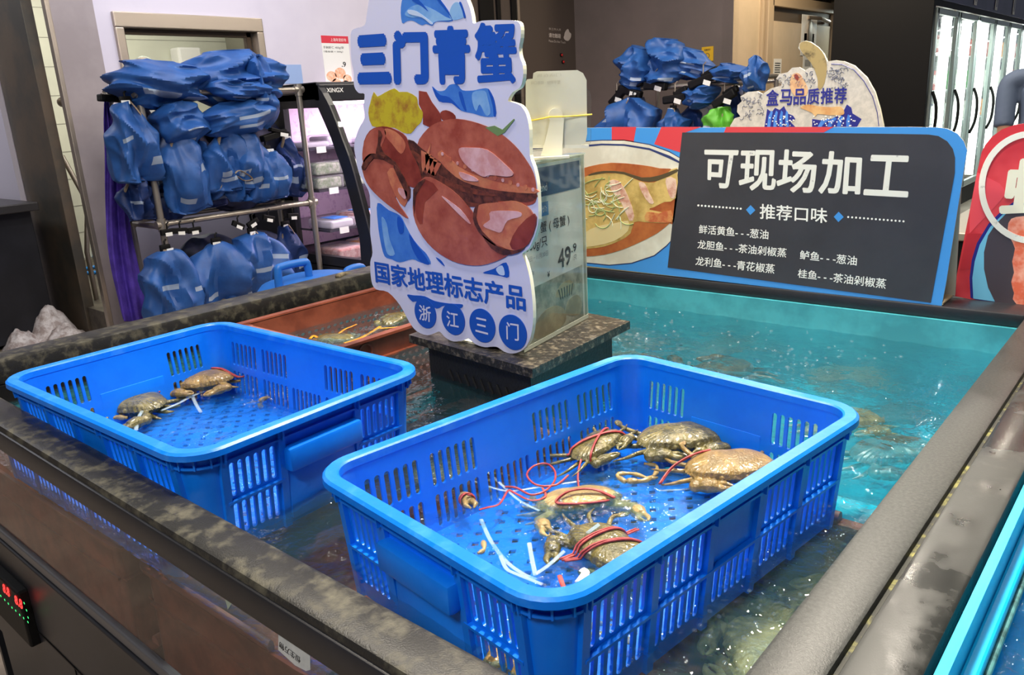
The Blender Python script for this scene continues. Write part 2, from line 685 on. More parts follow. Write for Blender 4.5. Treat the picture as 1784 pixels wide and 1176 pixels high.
# kitchen behind the wall
struct(MB().boxp((-7.2, 1.92, FZ), (-7.1, 5.2, 3.3)).build('wall_kitchen_back', M_kit))
struct(MB().boxp((-7.1, 5.1, FZ), (WX - 0.12, 5.2, 3.3)).build('wall_kitchen_side', M_kit))
mb = MB()
for i in range(14):
    mb.boxp((-7.1, 1.92, 0.3 + i * 0.22), (-7.097, 5.1, 0.304 + i * 0.22))
struct(mb.build('trim_3', mat('tile_grout', C(160, 160, 150), 0.8)))
# raised kitchen floor (door sill)
struct(MB().boxp((-7.1, 1.885, FZ), (WX - 0.0, 5.1, 0.29)).build('floor_kitchen_raised', mat('wet_concrete', C(104, 96, 84), 0.5, col2=C(70, 64, 56), scale=9, bump=0.3, bscale=40)))
struct(MB().boxp((-9.1, -6.0, FZ), (-9.0, 1.9, 3.3)).build('wall_far_left', M_wallp))
# pillar beside the doorway and the pale panel left of it
pa = ony(150, 510, 1.9)
struct(MB().boxp((-5.72, 1.87, FZ), (-5.15, 1.93, 3.3), 0.004).build('pillar', mat('dark_steel_panel', C(86, 84, 78), 0.42, 0.4, col2=C(110, 98, 84), scale=3)))
struct(MB().boxp((-9.0, 1.84, FZ), (-5.73, 1.90, 3.3)).build('wall_left', mat('lilac_white', C(206, 200, 214), 0.5)))

# dark wall further back, corner, beige wall with the door
struct(MB().boxp((WX - 0.12, 4.25, FZ), (WX, 6.7, 3.3)).build('wall_dark_side', mat('dark_brown_paint', C(78, 68, 62), 0.5)))
struct(MB().boxp((WX - 0.12, 6.7, FZ), (-3.2, 6.8, 3.3)).build('wall_dark_back', M_dark))
struct(MB().boxp((-3.3, 6.7, FZ), (-3.2, 14.0, 3.3)).build('wall_beige', M_beige))
mb = MB()
for x0, x1 in ((838, 862), (868, 874), (893, 901)):
    y0, y1 = onx(x0, 100, WX).y, onx(x1, 100, WX).y
    mb.boxp((WX, y0, FZ), (WX + 0.02, y1, 3.3))
struct(mb.build('trim_4', M_black_matte))
y0, y1 = onx(902, 100, WX).y, onx(906, 100, WX).y
struct(MB().boxp((WX, y0, FZ), (WX + 0.024, y1, 3.3)).build('trim_5', M_steel))

WP = Plane((WX, 3, 1.5), (0, 1, 0), (0, 0, 1))
# writing on the dark wall
t = thing('wall_notice', 'white do not touch notice with hand sign on the dark wall', 'notice', onx(975, 65, WX))
z = Z(980, 0, 2.219)
WPd = Plane((WX + 0.001, 3, 1.5), (0, 1, 0), (0, 0, 1))
M_notice = mat('notice_white', C(190, 180, 172), 0.6)
WPd.text('非工作人员', [(956, 48), (977, 50), (977, 54), (956, 52)], M_notice, t)
WPd.text('请勿触碰', [(956, 57), (977, 59), (977, 67), (956, 65)], M_notice, t, bold=0.02)
WPd.text('Please Do Not Touch', [(956, 69), (985, 72), (985, 76), (956, 73)], M_notice, t)
WPd.polys([[(983, 62), (984, 57), (987, 52), (990, 51), (992, 56), (995, 59), (994, 66), (990, 71), (985, 70), (982, 66)]], 'hand_symbol', M_notice, t, sm=3)
for i, (x, y) in enumerate(((977, 96), (980, 108))):
    p = onx(x, y, WX)
    b = thing('wall_button', ('upper' if i == 0 else 'lower') + ' small red push button on the dark wall below the notice', 'button', p, group='red wall buttons')
    MB().cyl((0.0, 0, 0), (0.012, 0, 0), 0.016).build('base', M_black_matte, b)
    MB().ball((0.014, 0, 0), (0.010, 0.012, 0.012)).build('cap', mat('red_plastic', C(190, 30, 30), 0.4), b, smooth='all')
p = ony(1233, 94, 6.7)
t = thing('notice_plate', 'small yellow square notice plate on the dark back wall', 'sign', p)
DP = Plane((p.x, 6.699, p.z), (1, 0, 0), (0, 0, 1))
solid_board(DP, [(-0.055, -0.06), (0.055, -0.06), (0.055, 0.06), (-0.055, 0.06)], -0.006, 'plate', [mat('notice_yellow', C(214, 170, 30), 0.5)] * 2, t)
DP2 = Plane((p.x, 6.692, p.z), (1, 0, 0), (0, 0, 1))
DP2.text('温馨提示', [(-0.03, 0.042), (0.03, 0.042), (0.03, 0.026), (-0.03, 0.026)], M_ink, t, plane=True)
DP2.poly([(0.022 * cos(i * pi / 8), -0.015 + 0.022 * sin(i * pi / 8)) for i in range(16)], 'emblem', M_ink, t, plane=True)
DP2.poly([(0.017 * cos(i * pi / 8), -0.015 + 0.017 * sin(i * pi / 8)) for i in range(16)], 'emblem', mat('notice_yellow', None), t, layer=2, plane=True)

# poster and pale blue patch on the window wall
py0, py1, pz1, pz0 = 3.665, 3.905, 1.895, 1.52
t = thing('wall_poster', 'white price poster with red header beside the deli case', 'poster', (WX, 3.78, 1.5))
PP = Plane((WX + 0.002, 0, 0), (0, 1, 0), (0, 0, 1))
solid_board(PP, [(py0, pz0), (py1, pz0), (py1, pz1), (py0, pz1)], 0.002, 'sheet', [M_white, M_white], t)
PP.poly([(py0, pz1 - 0.05), (py1, pz1 - 0.05), (py1, pz1), (py0, pz1)], 'header', mat('poster_red', C(214, 50, 70), 0.5), t, plane=True)
PP.text('上海年货好市', [(py0 + 0.08, pz1 - 0.015), (py1 - 0.02, pz1 - 0.015), (py1 - 0.02, pz1 - 0.038), (py0 + 0.08, pz1 - 0.038)], M_white, t, plane=True)
PP.text('手剥虾仁 400g/袋', [(py0 + 0.01, pz1 - 0.07), (py1 - 0.05, pz1 - 0.07), (py1 - 0.05, pz1 - 0.09), (py0 + 0.01, pz1 - 0.09)], M_ink, t, plane=True)
PP.text('（组合装 + 500g）', [(py0 + 0.01, pz1 - 0.10), (py1 - 0.06, pz1 - 0.10), (py1 - 0.06, pz1 - 0.115), (py0 + 0.01, pz1 - 0.115)], M_ink, t, plane=True)
PP.text('.9', [(py1 - 0.085, pz1 - 0.175), (py1 - 0.045, pz1 - 0.175), (py1 - 0.045, pz1 - 0.21), (py1 - 0.085, pz1 - 0.21)], M_ink, t, plane=True, bold=0.02)
M_shrimp = mat('print_shrimp', C(240, 200, 170), 0.5, col2=C(226, 160, 120), scale=40)
mbp = []
for cx, cz, r in ((3.72, 1.62, 0.045), (3.80, 1.64, 0.05), (3.86, 1.60, 0.04), (3.76, 1.57, 0.045), (3.84, 1.56, 0.04)):
    mbp.append([(cx + r * cos(i * pi / 8), cz + r * 0.8 * sin(i * pi / 8)) for i in range(16)])
PP.polys(mbp, 'food_picture', M_shrimp, t, plane=True)
t = MB().boxp((WX, 3.25, 1.575), (WX + 0.003, 3.47, 1.70)).build('wall_patch', mat('pale_blue_paper', C(150, 176, 222), 0.5))
tag(t, 'plain pale blue paper square on the white wall above the deli case', 'paper')

# door in the beige wall (frame, two panels, closer)
X0 = -3.2
dpl = Plane((X0, 8, 1), (0, 1, 0), (0, 0, 1))
ya, yb = onx(1336, 60, X0).y, 9.30
za = 2.09
t = thing('door_1', 'beige framed service door at the back', 'door', (X0, (ya + yb) / 2, FZ))
t['kind'] = 'structure'
mb = MB()
mb.boxp((X0, ya - 0.09, FZ), (X0 + 0.05, ya + 0.03, 3.0), 0.006)
mb.boxp((X0, ya, za), (X0 + 0.05, yb, za + 0.10), 0.006)
mb.boxp((X0, yb - 0.35, FZ), (X0 + 0.05, yb, 3.0), 0.006)
mb.boxp((X0, ya - 0.16, FZ), (X0 + 0.03, ya - 0.12, 3.0), 0.004)
mb.build('frame', mat('beige_metal', C(186, 166, 138), 0.42), t, world=True)
ym = ya + (yb - ya) * 0.52
MB().boxp((X0, ya + 0.03, FZ), (X0 + 0.02, ym - 0.005, za - 0.12)).build('leaf', M_beige, t, world=True)
MB().boxp((X0, ym + 0.005, FZ), (X0 + 0.02, yb - 0.35, za - 0.12)).build('leaf', M_beige, t, world=True)
MB().boxp((X0, ya + 0.03, za - 0.12), (X0 + 0.01, yb - 0.35, za)).build('header_panel', mat('door_header_brown', C(90, 78, 64), 0.6), t, world=True)  # brown strip, darker than the leaves below it
MB().tube([(X0 + 0.03, ym - 0.10, za - 0.06), (X0 + 0.10, ym + 0.05, za - 0.07), (X0 + 0.04, ym + 0.45, za - 0.08)], 0.018).build('door_closer', M_steel, t, world=True)
MB().ball((X0 + 0.035, ym - 0.05, za - 0.22), (0.012, 0.07, 0.15), 16, 10).build('handle_plate', mat('grey_metal', C(150, 142, 132), 0.4, 0.6), t, world=True, smooth='all')


def sheet(px, py, wx, hz, label, name='paper_sheet', marks=True, X=X0 + 0.022, m=None):
    p = onx(px, py, X)
    q = thing(name, label, 'paper', p)
    MB().boxp((0, -wx / 2, -hz / 2), (0.002, wx / 2, hz / 2)).build('sheet', m or M_white, q)
    if marks:
        mb = MB()
        for i in range(5):
            mb.boxp((0.002, -wx * 0.35, hz * (0.30 - i * 0.09)), (0.0026, wx * 0.35 * (1 - 0.15 * (i % 2)), hz * (0.34 - i * 0.09)))
        for i in range(9):
            mb.boxp((0.002, -wx * 0.3 + i * wx * 0.065, -hz * 0.36), (0.0026, -wx * 0.3 + i * wx * 0.065 + wx * 0.03, -hz * 0.18))
        mb.build('printed_lines', M_ink, q)
    return q


sheet(1409, 62, 0.40, 0.38, 'blank torn white sheet on the upper half of the back door', marks=False)
sheet(1408, 92, 0.26, 0.36, 'white printed notice with dark lines on the back door under the blank sheet')
sheet(1354, 124, 0.18, 0.22, 'small white notice with barcode low on the left door leaf')
t = thing('video_screen', 'blue lit screen above the beige back door', 'screen', (X0 + 0.06, 8.1, 2.25))
MB().boxp((X0 + 0.03, 7.65, za + 0.13), (X0 + 0.08, 9.0, za + 0.75), 0.005).build('casing', M_black_matte, t, world=True)
MB().boxp((X0 + 0.081, 7.68, za + 0.155), (X0 + 0.083, 8.97, za + 0.72)).build('display', mat('lit_screen', C(60, 110, 200), 0.3, col2=C(200, 220, 250), scale=14, lo=0.5, hi=0.7, emit=0.6, ecol=C(60, 110, 210)), t, world=True)

# ================================================================== FRIDGE ROW
GX, GY = -1.90, 7.70
t = thing('glass_door_fridge', 'long row of lit glass door fridges with black handles', 'fridge', (GX - 0.4, GY, FZ))
mb = MB()
mb.boxp((GX - 0.80, GY - 0.06, FZ), (GX + 0.02, GY, 2.9), 0.004)
mb.boxp((GX - 0.80, GY, FZ), (GX - 0.74, GY + 6.4, 2.9))
mb.boxp((GX - 0.74, GY, FZ), (GX, GY + 6.4, 0.28))
mb.boxp((GX - 0.74, GY, 1.97), (GX, GY + 6.4, 2.9))
mb.build('cabinet', M_black_matte, t, world=True)
MB().boxp((GX - 0.735, GY, 0.28), (GX - 0.70, GY + 6.4, 1.97)).build('back_panel', mat('fridge_liner', C(225, 235, 232), 0.4), t, world=True)
MB().boxp((GX, GY, 2.02), (GX + 0.015, GY + 6.4, 2.6)).build('header_panel', mat('header_navy', C(34, 40, 92), 0.4, col2=C(60, 60, 110), scale=3), t, world=True)
for k, zz in enumerate((0.62, 0.96, 1.28, 1.60)):
    MB().boxp((GX - 0.70, GY, zz - 0.012), (GX - 0.12, GY + 6.4, zz)).build('shelf', mat('white_wire', C(220, 226, 226), 0.4), t, world=True)
PIT = 0.785
M_led = mat('fridge_led', (1, 1, 1, 1), 0.4, emit=9.0, ecol=(0.92, 1.0, 0.90, 1))
for d in range(8):
    y0 = GY + 0.02 + d * PIT
    y1 = y0 + PIT - 0.03
    q = MB()
    for a, b in (((GX, y0, 0.30), (GX + 0.035, y0 + 0.05, 1.95)), ((GX, y1 - 0.05, 0.30), (GX + 0.035, y1, 1.95)), ((GX, y0, 0.30), (GX + 0.035, y1, 0.36)), ((GX, y0, 1.90), (GX + 0.035, y1, 1.95))):
        q.boxp(a, b, 0.006)
    dr = q.build('door', mat('fridge_door_frame', C(176, 190, 188), 0.35, 0.5), t, world=True)
    g = MB().boxp((GX + 0.012, y0 + 0.05, 0.36), (GX + 0.018, y1 - 0.05, 1.90)).build('pane', M_glass, t, world=True)
    g.parent = dr
    hm = MB().tube(spline([(GX + 0.04, y0 + 0.025, 1.28), (GX + 0.075, y0 + 0.03, 1.18), (GX + 0.085, y0 + 0.03, 1.06), (GX + 0.075, y0 + 0.03, 0.94), (GX + 0.04, y0 + 0.025, 0.84)]), 0.014, 8)
    h = hm.build('handle', M_black_matte, t, world=True, smooth=True)
    h.parent = dr
    MB().boxp((GX - 0.10, y1 - 0.05, 0.36), (GX - 0.02, y1 - 0.02, 1.92)).build('light_strip', M_led, t, world=True)
lamp('fridge_glow', (GX - 0.10, GY + 1.6, 1.93), (GX - 0.35, GY + 1.6, 0.5), 60, (0.9, 1.0, 0.92), 0.1, 3.0)
lamp('fridge_glow', (GX - 0.10, GY + 4.6, 1.93), (GX - 0.35, GY + 4.6, 0.5), 60, (0.9, 1.0, 0.92), 0.1, 3.0)
ORD = ['first', 'second', 'third', 'fourth', 'fifth', 'sixth', 'seventh', 'eighth', 'ninth', 'tenth', 'eleventh', 'twelfth', 'thirteenth', 'fourteenth']
prodc = [('white', C(230, 232, 226)), ('orange', C(228, 150, 60)), ('blue', C(70, 130, 200)), ('green', C(90, 160, 90)), ('red', C(200, 70, 60)), ('cream', C(226, 212, 170))]
shz = [('bottom', 0.62), ('lower', 0.96), ('upper', 1.28), ('top', 1.60)]
for d in range(7):
    for k, (sn, zz) in enumerate(shz[1:], 1):
        cs = random.sample(prodc, 2)
        for j, (cn, cc) in enumerate(cs):
            y = GY + 0.02 + d * PIT + 0.18 + j * 0.30
            q = thing('drink_carton', f'{cn} carton on the {sn} shelf behind the {ORD[d]} fridge door', 'carton', (GX - 0.26, y, zz), group='cartons in the lit fridge')
            MB().box((0, 0, 0.09), (0.18, 0.22, 0.18), 0, 0.01).build('box_body', mat('carton_' + cn, cc, 0.5), q)
            MB().box((0.092, 0, 0.10), (0.003, 0.14, 0.08)).build('front_label', M_white, q)
for i in range(4):
    y = GY + 0.45 + i * 0.95
    q = thing('header_tag', f'{ORD[i]} small white hanging tag on the dark header above the fridge doors', 'tag', (GX + 0.02, y, 2.1), group='tags on the fridge header')
    MB().boxp((0, -0.05, -0.06), (0.004, 0.05, 0.14)).build('tag_card', M_white, q)
    MB().boxp((0.004, -0.02, -0.03), (0.005, 0.02, 0.09)).build('printed_bottle', mat('tag_grey', C(120, 120, 150), 0.5), q)

# counter behind the right signs
t = thing('service_counter', 'black counter with a steel edge behind the red sign', 'counter', (0.1, 3.2, FZ))
MB().boxp((-0.55, 2.5, FZ), (1.2, 3.3, 0.92), 0.005).build('body', M_black_matte, t, world=True)
MB().boxp((-0.57, 2.48, 0.92), (1.2, 3.3, 0.945), 0.004).build('worktop', M_steel, t, world=True)

# ================================================================== THE TANK
RZ = 0.90                       # top of the rim
WZ = 0.815                      # water level
TX0, TX1, TY0, TY1 = -1.83, -0.225, 0.405, 1.80
TF = 0.41                       # tank floor
tank = thing('display_tank', 'large black rimmed seafood tank holding the two blue crates', 'tank', (-1.03, 1.1, FZ))
mb = MB().boxp((TX0 - 0.09, 0.35, RZ - 0.03), (TX1 + 0.3, TY0, RZ), 0.007)
mb.build('rim', M_rim, tank, world=True, smooth=True)
MB().boxp((TX0 - 0.09, 0.3465, RZ - 0.047), (TX1 + 0.3, 0.372, RZ - 0.010), 0.004).build('fascia_strip', M_black, tank, world=True, smooth=True)
MB().boxp((TX0 - 0.09, TY0 + 0.001, RZ), (TX0, TY1 + 0.06, RZ - 0.05), 0.006).build('rim', M_rim, tank, world=True, smooth=True)
MB().boxp((TX1, TY0 + 0.001, RZ - 0.05), (TX1 + 0.055, TY1 + 0.10, RZ), 0.006).build('rim', M_rimc, tank, world=True, smooth=True)
MB().boxp((TX0 + 0.001, TY1 - 0.004, RZ - 0.028), (TX1 - 0.001, TY1 + 0.10, RZ), 0.004).build('rim', M_black, tank, world=True, smooth=True)
g = MB().add([(TX0 - 0.09, 0.352, 0.648), (TX1 + 0.3, 0.352, 0.648), (TX1 + 0.3, 0.352, RZ - 0.04), (TX0 - 0.09, 0.352, RZ - 0.04)], [(0, 1, 2, 3)]).build('glass_front', M_tankglass, tank, world=True)
if g.data.polygons[0].normal.y > 0:
    g.data.flip_normals()                    # air on the outside, water behind
MB().boxp((TX0 - 0.09, 0.346, 0.645), (TX1 + 0.3, 0.366, 0.665), 0.003).build('sealant_strip', mat('grey_sealant', C(84, 84, 88), 0.35), tank, world=True)
MB().boxp((-1.735, 0.345, FZ), (TX1 + 0.05, TY1 + 0.1, TF - 0.02), 0.004).boxp((-1.735, 0.342, TF - 0.03), (TX1 + 0.3, 0.37, 0.645), 0.003).build('cabinet', M_black, tank, world=True)
mb = MB()
mb.boxp((-1.30, 0.3405, 0.14), (-1.297, 0.342, 0.50))
mb.boxp((-1.72, 0.3405, 0.497), (0.05, 0.342, 0.50))
mb.build('panel_seam', M_black_matte, tank, world=True)
MB().boxp((TX0 - 0.02, 0.362, TF - 0.02), (TX1 + 0.02, TY1 + 0.02, TF)).build('tank_floor', M_teal, tank, world=True)
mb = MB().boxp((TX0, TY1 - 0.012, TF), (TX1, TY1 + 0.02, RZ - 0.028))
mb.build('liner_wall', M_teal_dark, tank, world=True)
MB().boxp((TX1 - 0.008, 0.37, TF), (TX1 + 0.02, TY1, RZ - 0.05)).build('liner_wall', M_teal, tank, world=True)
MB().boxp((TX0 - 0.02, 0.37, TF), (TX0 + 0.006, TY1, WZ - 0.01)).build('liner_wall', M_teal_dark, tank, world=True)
MB().boxp((TX0 - 0.02, 0.37, WZ - 0.01), (TX0 + 0.008, TY1, RZ - 0.05)).build('rubber_skirt', M_black_matte, tank, world=True)
MB().boxp((TX0 + 0.03, 0.38, TF), (TX1 - 0.012, 1.12, TF + 0.004)).build('added_floor_sheet', mat('dark_sheet_brown', C(52, 36, 28), 0.6, col2=C(70, 60, 36), scale=14), tank, world=True)  # unseen dark sheet, added as shade over the bright tank floor
# controller on the cabinet front
MB().boxp((-1.80, 0.325, 0.472), (-1.458, 0.345, 0.585), 0.004).build('control_panel', M_black_matte, tank, world=True)
cp = tank.children[-1]
CPp = Plane((-1.5, 0.3245, 0.5), (1, 0, 0), (0, 0, 1))
M_ledr = mat('led_red', C(255, 40, 30), 0.4, emit=2.2, ecol=(1, 0.03, 0.03, 1))
M_ledg = mat('led_green', C(60, 230, 110), 0.4, emit=1.2, ecol=(0.05, 1, 0.25, 1))
zz = Z(0, 900, 3.186)
CPp.text('8.8', zz([(15, 368), (52, 398), (58, 450), (20, 415)]), M_ledr, tank, bold=0.03, name='red_digits').parent = cp
CPp.text('8.8', zz([(80, 432), (124, 462), (130, 518), (86, 480)]), M_ledr, tank, bold=0.03, name='red_digits').parent = cp
for x, y in ((5, 440), (27, 462), (47, 483), (67, 505), (88, 522), (110, 545), (132, 563), (156, 585), (135, 480), (148, 520), (157, 560)):
    q = zz([(x, y)])[0]
    CPp.disc(q, 0.0022, 'status_light', M_ledg, tank, n=10).parent = cp
for c in cp.children:
    c.matrix_parent_inverse = Matrix.Identity(4)
# stickers on the glass (hung upside down)
GP = Plane((-0.8, 0.3515, 0.75), (1, 0, 0), (0, 0, 1))
M_stick = mat('silver_sticker', C(176, 182, 184), 0.4, col2=C(196, 200, 200), scale=30)
s1 = GP.poly(zz([(1548, 560), (1640, 630), (1722, 660), (1724, 850), (1700, 856), (1640, 825), (1546, 740)]), 'sticker', M_stick, tank, label='silver sticker with upside down writing')
for s, q in (('恒生万物', [(1668, 815), (1552, 725), (1554, 690), (1672, 780)]), ('至灵方盒', [(1706, 745), (1580, 672), (1580, 645), (1706, 715)]), ('海鲜', [(1680, 700), (1625, 665), (1625, 640), (1680, 672)])):
    GP.text(s, zz(q), M_ink, tank, bold=0.01)
GP.poly(zz([(1222, 342), (1338, 408), (1266, 515)]), 'sticker', mat('pale_green_sticker', C(150, 162, 146), 0.5), tank, label='pale triangular sticker corner')
GP.text('活海鲜', zz([(1275, 470), (1325, 420), (1312, 405), (1262, 455)]), M_ink, tank)


MB().boxp((TX0 - 0.075, 0.366, FZ), (TX0 - 0.06, TY1 + 0.05, RZ - 0.05)).build('side_panel', M_black, tank, world=True)
# water of the tank: real ripples
def water_mesh(x0, x1, y0, y1, z, step, amp):
    nx, ny = int((x1 - x0) / step), int((y1 - y0) / step)
    vs, fs = [], []
    for j in range(ny + 1):
        for i in range(nx + 1):
            x, y = x0 + (x1 - x0) * i / nx, y0 + (y1 - y0) * j / ny
            h = noise.noise(Vector((x * 9, y * 9, 1))) * 0.45 + noise.noise(Vector((x * 20 + y * 6, y * 27, 4))) * 0.42 + noise.noise(Vector((x * 52, y * 60, 8))) * 0.16
            calm = 0.55 + 0.45 * noise.noise(Vector((x * 2.3, y * 2.3, 11)))
            vs.append((x, y, z + amp * h * calm))
    for j in range(ny):
        for i in range(nx):
            a = j * (nx + 1) + i
            fs.append((a, a + 1, a + nx + 2, a + nx + 1))
    m = MB()
    m.add(vs, fs)
    return m


o = water_mesh(TX0, TX1 - 0.002, 0.362, TY1 - 0.012, WZ, 0.008, 0.018).build('tank_water', M_water, smooth='all')
tag(o, 'rippling turquoise water filling the black rimmed tank', 'water', kind='stuff')

# neighbour tank at the right
t2 = thing('display_tank', 'neighbouring tank with bright cyan inside at the right edge', 'tank', (0.2, 1.1, FZ))
MB().boxp((TX1 + 0.059, TY0 + 0.001, RZ - 0.05), (TX1 + 0.115, TY1 + 0.10, RZ), 0.006).build('rim', M_rimw, t2, world=True, smooth=True)
MB().boxp((TX1 + 0.0545, TY0 + 0.002, RZ - 0.04), (TX1 + 0.0595, TY1 + 0.09, RZ - 0.007)).build('groove_line', mat('mossy_groove', C(30, 32, 22), 0.6, col2=C(150, 146, 70), scale=34, lo=0.52, hi=0.68), t2, world=True)
M_cyan = mat('cyan_liner', C(10, 182, 236), 0.35, col2=C(24, 192, 240), scale=6)
mb = MB().boxp((TX1 + 0.119, 0.36, 0.45), (TX1 + 0.128, TY1, RZ - 0.004))
mb.build('liner_wall', M_cyan, t2, world=True)
MB().boxp((TX1 + 0.128, 0.36, 0.845), (TX1 + 0.142, TY1, 0.862), 0.003).build('ledge', M_cyan, t2, world=True)
MB().boxp((TX1 + 0.142, 0.36, 0.842), (TX1 + 0.147, TY1, 0.850), 0.002).build('seal_line', mat('dirty_seal', C(84, 150, 150), 0.6, col2=C(40, 80, 80), scale=40), t2, world=True)
MB().boxp((TX1 + 0.119, 0.36, 0.70), (0.7, TY1, 0.72)).build('tank_floor', M_cyan, t2, world=True)
MB().boxp((0.3, 0.34, FZ), (0.75, TY1 + 0.1, 0.70)).build('cabinet', M_black, t2, world=True)
o = water_mesh(TX1 + 0.128, 0.7, 0.362, TY1 - 0.012, 0.80, 0.03, 0.004).build('tank_water', M_water, smooth='all')
tag(o, 'calm cyan water in the neighbouring tank at the right edge', 'water', kind='stuff')


# ================================================================== CRATES
CL, CW, CH = 0.62, 0.43, 0.165


def rr(l, w, r, k=7):
    """rounded rectangle outline (counter-clockwise) with unit normals"""
    out = []
    for cx, cy, a0 in ((l / 2 - r, w / 2 - r, 0), (-l / 2 + r, w / 2 - r, pi / 2), (-l / 2 + r, -w / 2 + r, pi), (l / 2 - r, -w / 2 + r, 1.5 * pi)):
        for i in range(k + 1):
            a = a0 + pi / 2 * i / k
            out.append((cx + r * cos(a), cy + r * sin(a), cos(a), sin(a)))
    return out


def sweep_rr(mb, l, w, r, prof):
    base = rr(l, w, r)
    n, k = len(base), len(prof)
    vs = [(x + nx * d, y + ny * d, z) for (x, y, nx, ny) in base for (d, z) in prof]
    fs = [(i * k + j, ((i + 1) % n) * k + j, ((i + 1) % n) * k + (j + 1) % k, i * k + (j + 1) % k) for i in range(n) for j in range(k)]
    mb.add(vs, fs)


def slot(x0, x1, z0, z1):
    r = (x1 - x0) / 2
    c = (x0 + x1) / 2
    return [(c + r * cos(a), z1 - r + r * sin(a)) for a in [pi * i / 6 for i in range(7)]] + [(c + r * cos(a), z0 + r + r * sin(a)) for a in [pi + pi * i / 6 for i in range(7)]]


TAP = 0.014
SIDES = []


def wall_xform(side, half, s, z, d):
    """side frame: s along the side, z up, d outward (with draft)"""
    e = half - TAP * (1 - z / CH) + d
    if side == 0:
        return (s, -e, z)
    if side == 1:
        return (e, s, z)
    if side == 2:
        return (-s, e, z)
    return (-e, -s, z)


def crate_body(hl, hw, r, secs_long, secs_short, slots=True, mesh_like=False):
    mb = MB()
    for side in range(4):
        ln = (hl if side % 2 == 0 else hw) * 2 - 2 * r
        half = hw if side % 2 == 0 else hl
        secs = secs_long if side % 2 == 0 else secs_short
        loops = [[(-ln / 2, 0), (ln / 2, 0), (ln / 2, CH - 0.006), (-ln / 2, CH - 0.006)]]
        for (a, b, n, full) in secs:
            pit = (b - a) / n
            for i in range(n):
                x = a + (i + 0.5) * pit
                sw = pit * 0.30
                if full:
                    loops.append(slot(x - sw, x + sw, 0.082, CH - 0.034))
                loops.append(slot(x - sw, x + sw, 0.022, 0.070))
        vs, fs = curve_fill(loops, 0.002)
        mb.add([wall_xform(side, half, v.x, v.y, v.z) for v in vs], fs)
    # rounded corners
    for sx, sy, a0 in ((1, 1, 0), (-1, 1, pi / 2), (-1, -1, pi), (1, -1, 1.5 * pi)):
        vs, fs = [], []
        K = 8
        for i in range(K + 1):
            a = a0 + pi / 2 * i / K
            for z, d in ((0, -0.002), (0, 0.002), (CH - 0.006, 0.002), (CH - 0.006, -0.002)):
                rad = r - TAP * (1 - z / CH) + d
                vs.append((sx * (hl - r) + rad * cos(a), sy * (hw - r) + rad * sin(a), z))
        for i in range(K):
            for j in range(4):
                fs.append((i * 4 + j, (i + 1) * 4 + j, (i + 1) * 4 + (j + 1) % 4, i * 4 + (j + 1) % 4))
        mb.add(vs, fs)
    return mb


def perforated_base(hl, hw, r, z, pitch, hole):
    L2 = hl - TAP + 0.001
    W2 = hw - TAP + 0.001
    loops = [[(x, y) for x, y, _, _ in rr(2 * L2, 2 * W2, max(r - TAP, 0.01))]]
    ny = int((2 * W2 - 0.05) / pitch)
    nx = int((2 * L2 - 0.05) / (pitch * 0.62))
    for i in range(nx + 1):
        for j in range(ny + 1):
            x = -nx * pitch * 0.31 + i * pitch * 0.62
            y = -ny * pitch / 2 + j * pitch + (pitch / 2 if i % 2 else 0)
            if abs(y) < W2 - 0.02 and abs(x) < L2 - 0.02:
                loops.append([(x - hole, y), (x, y - hole * 0.8), (x + hole, y), (x, y + hole * 0.8)])
    vs, fs = curve_fill(loops, 0.0015)
    return MB().add([(v.x, v.y, z + v.z) for v in vs], fs)


